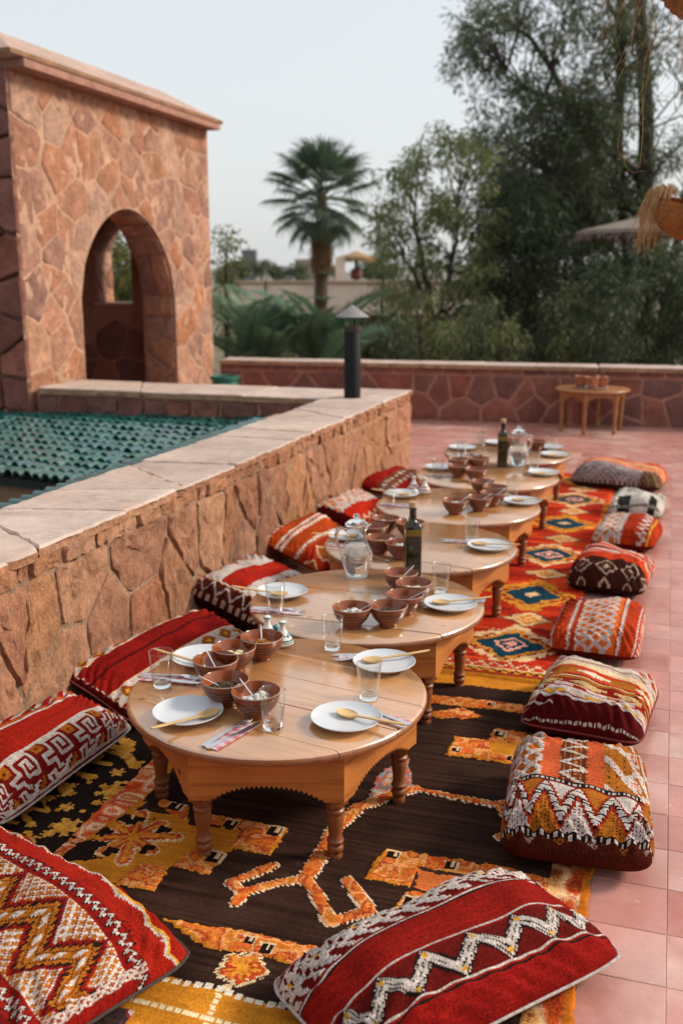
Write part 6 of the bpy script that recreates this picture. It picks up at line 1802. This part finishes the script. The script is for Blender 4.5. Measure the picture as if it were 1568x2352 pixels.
# ------------------------------------------------------------------ palms
def fan_mesh(rs, nseg=24, r=.66, pet=.66, spread=R(230), droop=.13, m=None):
    V = []; F = []
    b = MB()
    b.tube([(0, 0, 0), (pet * .5, 0, .05), (pet, 0, .02)], [.018, .013, .010], 5)
    hub = Vector((pet, 0, .02))
    for i in range(nseg):
        a = -spread / 2 + spread * (i + .5) / nseg
        d = Vector((math.cos(a), math.sin(a), 0)); s = Vector((-d.y, d.x, 0))
        L = r * (.78 + .22 * math.cos(a * .8)) * rs.uniform(.9, 1.08)
        wd = spread / nseg * .40
        p1 = hub + d * L * .5; p2 = hub + d * L * .82 + Vector((0, 0, -droop * .35)); p3 = hub + d * L * 1.02 + Vector((0, 0, -droop * rs.uniform(.7, 1.6)))
        w1 = L * .5 * wd; up = Vector((0, 0, .02))
        vs = [hub, p1 + s * w1, p1 + up, p1 - s * w1, p2 + s * w1 * .8, p2 + up * .6, p2 - s * w1 * .8, p3]
        b.add([tuple(v) for v in vs], [(0, 1, 2), (0, 2, 3), (1, 4, 5, 2), (2, 5, 6, 3), (4, 7, 5), (5, 7, 6)])
    return b.mesh('frond', m)


rs = np.random.RandomState(12); rgp = random.Random(12)
PD_ = 24.0; pc = far(738, 432, PD_)
pt_ = empty('fan_palm', (0, 0, 0)); tag(pt_, 'tall fan palm with brown skirt of dead leaves in the middle distance', 'palm tree')
fans = [fan_mesh(rgp, m=M['palm_leaf']) for _ in range(3)]; dead = fan_mesh(rgp, r=.62, droop=.5, m=M['dead_leaf'])
n = 42
for k in range(n):
    t = (k + .5) / n
    el = R(88 - 148 * t ** 1.05) ; az = k * 2.39996 + rgp.uniform(-.2, .2)
    sc = 1.0 + .22 * math.sin(math.pi * min(1, t * 1.1)); 
    o = link('frond', rgp.choice(fans), pt_, pc + Vector((0, 0, -.1 - .35 * t)))
    o.rotation_euler = Matrix.Rotation(az, 3, 'Z').to_4x4().to_3x3().__matmul__(Matrix.Rotation(-el, 3, 'Y')).__matmul__(Matrix.Rotation(rgp.uniform(-.35, .35), 3, 'X')).to_euler()
    o.scale = (sc,) * 3
for k in range(22):
    az = k * 2.39996; o = link('dead_frond', dead, pt_, pc + Vector((.08 * math.cos(az), .08 * math.sin(az), -.55 - 1.0 * (k / 22))))
    o.rotation_euler = (Matrix.Rotation(az, 3, 'Z') @ Matrix.Rotation(R(68 + 18 * rgp.random()), 3, 'Y')).to_euler(); o.scale = (.45 + .25 * rgp.random(),) * 3
m = MB(); m.tube([(pc.x, pc.y, GZ), (pc.x + .05, pc.y, -1), (pc.x - .03, pc.y, .8), (pc.x, pc.y, pc.z - .9), (pc.x, pc.y, pc.z - .1)], [.24, .20, .17, .15, .12], 14)
m.build('trunk', mat('palm_trunk', (.10, .065, .04), rough=1, noise=[(5, .5, 1.4)], bump=[(12, 1, .06)]), pt_, True)
for k, zz in enumerate((.55, 1.05, 1.65)):
    m = MB()
    for j in range(18):
        a = j * 2 * math.pi / 18
        L = .55 - .06 * k; d = Vector((math.cos(a), math.sin(a), 0)); s = Vector((-d.y, d.x, 0)) * .06; c = Vector((pc.x, pc.y, zz))
        m.add([tuple(c + d * .1), tuple(c + d * L * .6 + s + Vector((0, 0, .12))), tuple(c + d * L + Vector((0, 0, .06))), tuple(c + d * L * .6 - s + Vector((0, 0, .12)))], [(0, 1, 2, 3)])
    m.build('trunk_tuft', M['palm_leaf'], pt_)


def pinnate(rs, L=1.9, n=40, ll=.36, m=None):
    b = MB(); pts = []
    for i in range(9):
        t = i / 8; pts.append(Vector((L * (t * .92 - .12 * t * t), 0, L * (.42 * t - .52 * t * t))))
    b.tube(pts, [.018 * (1 - t / 8) + .003 for t in range(9)], 5)
    for i in range(n):
        t = .10 + .88 * i / n; k = min(7, int(t * 8)); fr = t * 8 - k
        p = pts[k].lerp(pts[k + 1], fr); tg = (pts[k + 1] - pts[k]).normalized()
        le = ll * math.sin(math.pi * min(1, t * .9 + .12)) ** .6
        for sd in (-1, 1):
            d = (tg * .55 + Vector((0, sd * .85, 0)) + Vector((0, 0, .22))).normalized(); nn = tg.cross(Vector((0, sd, 0))).normalized()
            tip = p + d * le * rs.uniform(.9, 1.1) + Vector((0, 0, -.05 * le)); mid = p + d * le * .45; w = tg * .022
            b.add([tuple(p), tuple(mid + w), tuple(tip), tuple(mid - w)], [(0, 1, 2, 3)])
    return b.mesh('frond', m)


pin = [pinnate(rgp, m=M['date_leaf']) for _ in range(3)]
for (px, D_, zb, lab, nf, sd) in ((590, 13.4, .12, 'young date palm with broad arching fronds right of the tower', 15, 3), (735, 14.0, .10, 'young date palm whose fronds lean left beside the flue', 15, 9)):
    b = far(px, 880, D_); o = empty('date_palm', (0, 0, 0)); tag(o, lab, 'palm tree')
    m = MB(); m.tube([(b.x, b.y, GZ), (b.x, b.y, -1.2), (b.x, b.y, zb + .1)], [.22, .2, .14], 12); m.build('trunk', M['bark'], o, True)
    rr_ = random.Random(sd)
    for k in range(nf):
        az = k * 2.39996 + sd; el = R(rr_.uniform(20, 70))
        q = link('frond', rr_.choice(pin), o, (b.x, b.y, zb)); s = rr_.uniform(.85, 1.15); q.scale = (s, s, s)
        q.rotation_euler = (Matrix.Rotation(az, 3, 'Z') @ Matrix.Rotation(-el, 3, 'Y') @ Matrix.Rotation(rr_.uniform(-.5, .5), 3, 'X')).to_euler()

# ------------------------------------------------------------------ buildings behind
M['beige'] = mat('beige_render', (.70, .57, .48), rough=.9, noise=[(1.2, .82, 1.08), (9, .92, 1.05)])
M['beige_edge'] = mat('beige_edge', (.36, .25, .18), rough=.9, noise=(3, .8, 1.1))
M['shade'] = mat('veranda_shade', (.13, .075, .055), rough=.9, noise=(3, .7, 1.2))  # veranda shade put into the wall and door colour
gbd = empty('garden_building'); tag(gbd, 'pale flat-roofed garden building behind the fan palm', 'building')
A, B = far(552, 650, 29.0), far(1045, 650, 31.0)
dv = (B - A); dv.z = 0; Lb = dv.length; dv.normalize(); nv = Vector((dv.y, -dv.x, 0)); ang = math.atan2(dv.y, dv.x)
mid = (A + B) / 2
def bbox(c_u, c_d, zc, su, sd_, sz, name, m_, par):
    c = A + dv * c_u + nv * c_d; q = MB(); q.box((c.x, c.y, zc), (su, sd_, sz), rz=ang, bev=.01); return q.build(name, m_, par)
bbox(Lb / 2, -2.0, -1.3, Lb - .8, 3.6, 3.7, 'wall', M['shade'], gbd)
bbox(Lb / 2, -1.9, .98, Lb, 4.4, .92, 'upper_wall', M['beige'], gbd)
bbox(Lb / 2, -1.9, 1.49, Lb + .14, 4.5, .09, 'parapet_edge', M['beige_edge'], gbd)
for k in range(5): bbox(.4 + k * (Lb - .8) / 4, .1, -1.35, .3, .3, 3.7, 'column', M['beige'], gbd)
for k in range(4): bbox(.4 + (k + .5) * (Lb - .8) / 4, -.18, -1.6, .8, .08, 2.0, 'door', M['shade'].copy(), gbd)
c0_ = far(781, 640, 31.5)
q = MB(); q.box((c0_.x, c0_.y, 1.9), (.32, .32, .75), rz=ang, bev=.01); tag(q.build('roof_pillar', M['beige']), 'short pale pillar on the garden building roof beside the palm', 'pillar')
M['thatch'] = mat('thatch', (.40, .26, .13), rough=1, noise=[(9, .6, 1.25), (60, .6, 1.2)], bump=[(40, .8, .02)])
M['thatch_grey'] = mat('thatch_grey', (.27, .22, .19), rough=1, noise=[(6, .6, 1.25), (60, .6, 1.2)], bump=[(40, .8, .02)])
M['thatch_shaded'] = mat('thatch_under_shade', (.055, .034, .024), rough=1, noise=[(9, .6, 1.25)])  # underside shade put into a darker thatch colour


def straw_cloud(c, r, n, ln, rs, wd=.02):
    a = rs.uniform(0, 2 * math.pi, n); P = np.stack([c[0] + r * np.cos(a), c[1] + r * np.sin(a), np.full(n, c[2]) + rs.uniform(-.02, .03, n)], 1)
    D = np.stack([np.cos(a) * .35, np.sin(a) * .35, np.full(n, -1.0)], 1) + rs.normal(size=(n, 3)) * .18
    return leaf_cloud(P, D, ln, wd, rs)[0]


def parasol(c, r, h, zg, label, top, straw, ln):
    o = empty('thatched_parasol', (0, 0, 0)); tag(o, label, 'parasol')
    m = MB(); m.lathe([(r, 0), (r * .98, .06), (r * .5, h * .62), (.08, h), (.001, h + .03)], 26, c, cap0=False, cap1=False); smooth_by_angle(m.build('canopy', top, o).data, 50)
    m = MB(); m.lathe([(.001, h * .45), (r * .5, h * .25), (r * .99, -.005)], 26, c, False, False); m.build('lining', M['thatch_shaded'], o)
    m = MB(); m.tube([(c[0], c[1], zg), (c[0], c[1], c[2] + h * .5)], .06, 10); m.build('post', M['bark'], o, True)
    for k in range(8):
        a = k * math.pi / 4; m = MB(); m.tube([(c[0], c[1], c[2] + h * .42), (c[0] + r * .96 * math.cos(a), c[1] + r * .96 * math.sin(a), c[2] - .012)], .02, 5); m.build('rib', M['bark'], o)
    link('fringe', cloud_mesh('fringe', straw_cloud(c, r * .99, 900, ln, rs), straw), o)


sl = leaf_mat('straw', [(.42, .27, .12), (.30, .18, .08), (.52, .36, .18)], tr=.25); sg = leaf_mat('grey_straw', [(.26, .19, .15), (.18, .13, .10), (.33, .24, .19)], tr=.2)
parasol(tuple(far(1500, 540, 16.0)), 1.14, .30, GZ, 'grey thatched parasol with dark underside at the right edge of the garden', M['thatch_grey'], sg, .09)
parasol(tuple(far(818, 594, 32.0)), .62, .22, 1.55, 'small straw parasol on the garden building roof', M['thatch'], sl, .12)
cb_ = far(818, 628, 32.0); q = MB(); q.lathe([(.15, -.16), (.17, -.14), (.19, 0), (.17, .14), (.15, .16)], 18); q.v = [(b_, a_, c_) for a_, b_, c_ in q.v]
bo_ = q.build('barrel', mat('red_barrel', (.16, .05, .045), rough=.5, noise=(4, .7, 1.2)), None, True, (cb_.x, cb_.y, 1.75), (0, R(90), 0)); tag(bo_, 'dark red barrel under the small straw parasol on the roof', 'barrel')
q = MB(); c_ = far(573, 587, 420.0); q.box((c_.x, c_.y, c_.z - 5.5), (6.2, 6, 16), rz=.3)
M['far_grey'] = mat('far_concrete', (.13, .135, .15), rough=.9, noise=(.3, .8, 1.1))
tag(q.build('concrete_block', M['far_grey']), 'distant grey concrete building near the horizon beside the tower', 'building')
q = MB(); c_ = far(540, 606, 430.0); q.box((c_.x, c_.y, c_.z - 5), (7, 6, 12), rz=.1); tag(q.build('concrete_block', M['far_grey']), 'lower grey building left of the distant concrete block', 'building')
q = MB(); c_ = far(706, 605, 300.0); q.box((c_.x, c_.y, c_.z - 5), (7, 6, 12.5), rz=.2); tag(q.build('clay_house', mat('far_clay', (.30, .23, .19), rough=.9)), 'distant clay house behind the fan palm trunk', 'building')
rs = np.random.RandomState(77)
for k, (x, y, rpx, D_, where) in enumerate(((520, 628, 16, 60, 'close beside the tower edge'), (556, 615, 16, 75, 'left of the grey block'), (600, 612, 17, 80, 'below the grey block'), (640, 620, 16, 70, 'in the gap before the palm'), (680, 622, 17, 66, 'left of the palm trunk'),
                                            (850, 610, 22, 60, 'right of the straw parasol'), (880, 600, 24, 52, 'left of the slender tree'), (770, 612, 14, 80, 'right of the palm trunk'))):
    c = far(x, y, D_); r = rpx * D_ / 2200.
    cl = [((c.x + rs.uniform(-1, 1) * r, c.y + rs.uniform(-1, 1) * r, c.z + rs.uniform(-1.2, .6) * r), r * .55) for _ in range(12)]
    tree('distant_tree', 'small round hazy tree in the distance, %s' % where, 'tree', [([(c.x, c.y, GZ), (c.x, c.y, c.z - r), (c.x, c.y, c.z)], [.12, .1, .04])], cl, M['leaf_far'], 60 * (.35 / (r * .55)) ** 2 * 1.6, .22, .10, .2, 200 + k, 'distant trees', .1)
m = MB()                                               # hills on the horizon
N_ = 60
for k in range(N_):
    pass
rowx = np.linspace(-2600, 1400, N_); hh = [20 + 66 * (.55 + .45 * math.sin(x * .0021 + .4)) * (.8 + .2 * math.sin(x * .009)) + 8 * math.sin(x * .031) for x in rowx]
m.rings([[(x, 2300, GZ - .5) for x in rowx], [(x, 2500, h * .6) for x, h in zip(rowx, hh)], [(x, 2750, h) for x, h in zip(rowx, hh)], [(x, 3300, GZ - .5) for x in rowx]], False, False, closed=False)
tag(m.build('hills', mat('hills', (.16, .14, .11), rough=1, noise=(.004, .7, 1.2)), None, True), kind='structure')

# ------------------------------------------------------------------ raffia lamps at the right
M['raffia_body'] = mat('woven_raffia', (.34, .12, .025), rough=.8, noise=[(25, .5, 1.3)], bump=[(60, .8, .01)])


def raffia_lamp(c, r, tilt, label, strands, seed, body=True):
    o = empty('raffia_lamp', (0, 0, 0)); tag(o, label, 'lamp', 'hanging raffia lamps'); rg_ = random.Random(seed)
    m = MB(); prof = []
    for i in range(25):
        a = math.pi * (.02 + .62 * i / 24); rr = r * math.sin(a) + .006 * r / .2 * math.cos(i * math.pi); prof.append((max(.002, rr), -r * .72 * math.cos(a)))
    m.lathe(prof, 30, (0, 0, 0), True, False)
    b = m.build('shade', M['raffia_body'], o, True, c, (R(tilt[0]), R(tilt[1]), 0))
    m = MB(); m.tube([(c[0], c[1], c[2] + r * .2), (c[0], c[1], c[2] + 2.6)], .004, 6); m.build('cord', M['black_metal'], o)
    m = MB()
    for pts, rad in strands(rg_): m.tube(pts, rad, 4, False)
    m.build('raffia_strands', mat('raffia', (.46, .26, .10), rough=.7, noise=(30, .5, 1.25)), o, True)


ca_ = Vector(far(1585, 492, 5.6))


def strands_a(rg_):
    out = []
    for k in range(150):
        a = rg_.uniform(2.2, 4.3); r0 = .13 * math.sqrt(rg_.random())
        s = ca_ + Vector((r0 * math.cos(a) - .05, r0 * math.sin(a) + .05, .10 + .04 * rg_.random() - r0 * .2))
        d = Vector((math.cos(a) * .2 - .10 * rg_.random(), math.sin(a) * .2, 0)); L = rg_.uniform(.08, .30)
        p1 = s + d * .16 + Vector((0, 0, .03)); p2 = s + d * .34 + Vector((0, 0, -L * .45)); p3 = s + d * .38 + Vector((rg_.uniform(-.03, .03), 0, -L))
        out.append(([s, p1, p2, p3], [.0016, .0016, .0014, .0008]))
    return out


raffia_lamp(ca_, .185, (8, 12), 'round woven raffia lamp with straw fringe over the parasol at the right edge', strands_a, 3)
cb2 = Vector(far(1668, -62, 3.0))
PXM = 2287 / 3.0


def strands_b(rg_):
    out = []
    for k in range(38):
        x0 = rg_.uniform(1440, 1640); y0 = rg_.uniform(-110, -20); dp = 3.0 + rg_.uniform(-.14, .14)
        L = rg_.choice((90, 130, 170, 210, 260)) * rg_.uniform(.7, 1.2); dr = rg_.uniform(-.75, .25) + (1568 - x0) * -.0012
        cur = rg_.uniform(-.75, .65); a0 = rg_.uniform(2.2, 4.2); s0 = cb2 + Vector((.15 * math.cos(a0), .15 * math.sin(a0) + (dp - 3.0) * .5, rg_.uniform(-.02, .05)))
        e0_ = Vector(far(x0, y0, dp)); pts = [s0, s0.lerp(e0_, .5) + Vector((0, 0, .04))]
        for i in range(9):
            t = i / 8; pts.append(far(x0 + dr * L * t + cur * L * t * t * .8 + 8 * math.sin(t * 5 + k), y0 + L * 1.05 * t + 40 * t, dp))
        out.append((pts, [.0006 * (1 - .5 * i / len(pts)) for i in range(len(pts))]))
    for pts in ([(1545, 20), (1515, 130), (1470, 210), (1430, 280), (1418, 340), (1440, 370), (1470, 385)], [(1500, 10), (1490, 150), (1470, 260), (1440, 330), (1432, 372), (1450, 395), (1478, 392)],
                [(1480, 0), (1440, 100), (1400, 180), (1365, 200)], [(1530, 0), (1480, 140), (1475, 300), (1468, 380)], [(1560, 40), (1550, 180), (1548, 240), (1568, 270)], [(1470, -10), (1445, 120), (1415, 190), (1390, 235)]):
        q = [cb2 + Vector((-.15, .02, .02))] + [Vector(far(x, y, 3.0)) for x, y in pts]; dense = []
        for i in range(len(q) - 1):
            p0, p1, p2, p3 = q[max(i - 1, 0)], q[i], q[i + 1], q[min(i + 2, len(q) - 1)]
            for s in range(4):
                t = s / 4; dense.append(.5 * ((2 * p1) + (p2 - p0) * t + (2 * p0 - 5 * p1 + 4 * p2 - p3) * t * t + (3 * p1 - p0 - 3 * p2 + p3) * t ** 3))
        dense.append(q[-1]); out.append((dense, [.0008 * (1 - .4 * i / len(dense)) for i in range(len(dense))]))
    return out


raffia_lamp(cb2, .17, (0, 0), 'raffia lamp with long loose straw strands at the top right corner', strands_b, 4)

# ------------------------------------------------------------------ haze
hz = MB(); hz.box((-600, 1980, 68), (7000, 4080, 145))
HM = bpy.data.materials.new('haze_air'); HM.use_nodes = True; t = HM.node_tree; t.nodes.remove(t.nodes['Principled BSDF'])
pv = t.nodes.new('ShaderNodeVolumePrincipled'); pv.inputs['Color'].default_value = (.86, .90, .95, 1); pv.inputs['Density'].default_value = .00007
t.links.new(pv.outputs[0], t.nodes['Material Output'].inputs['Volume'])
hz_o = hz.build('haze', HM); tag(hz_o, 'thin pale haze over the distant plain', 'haze', kind='stuff')
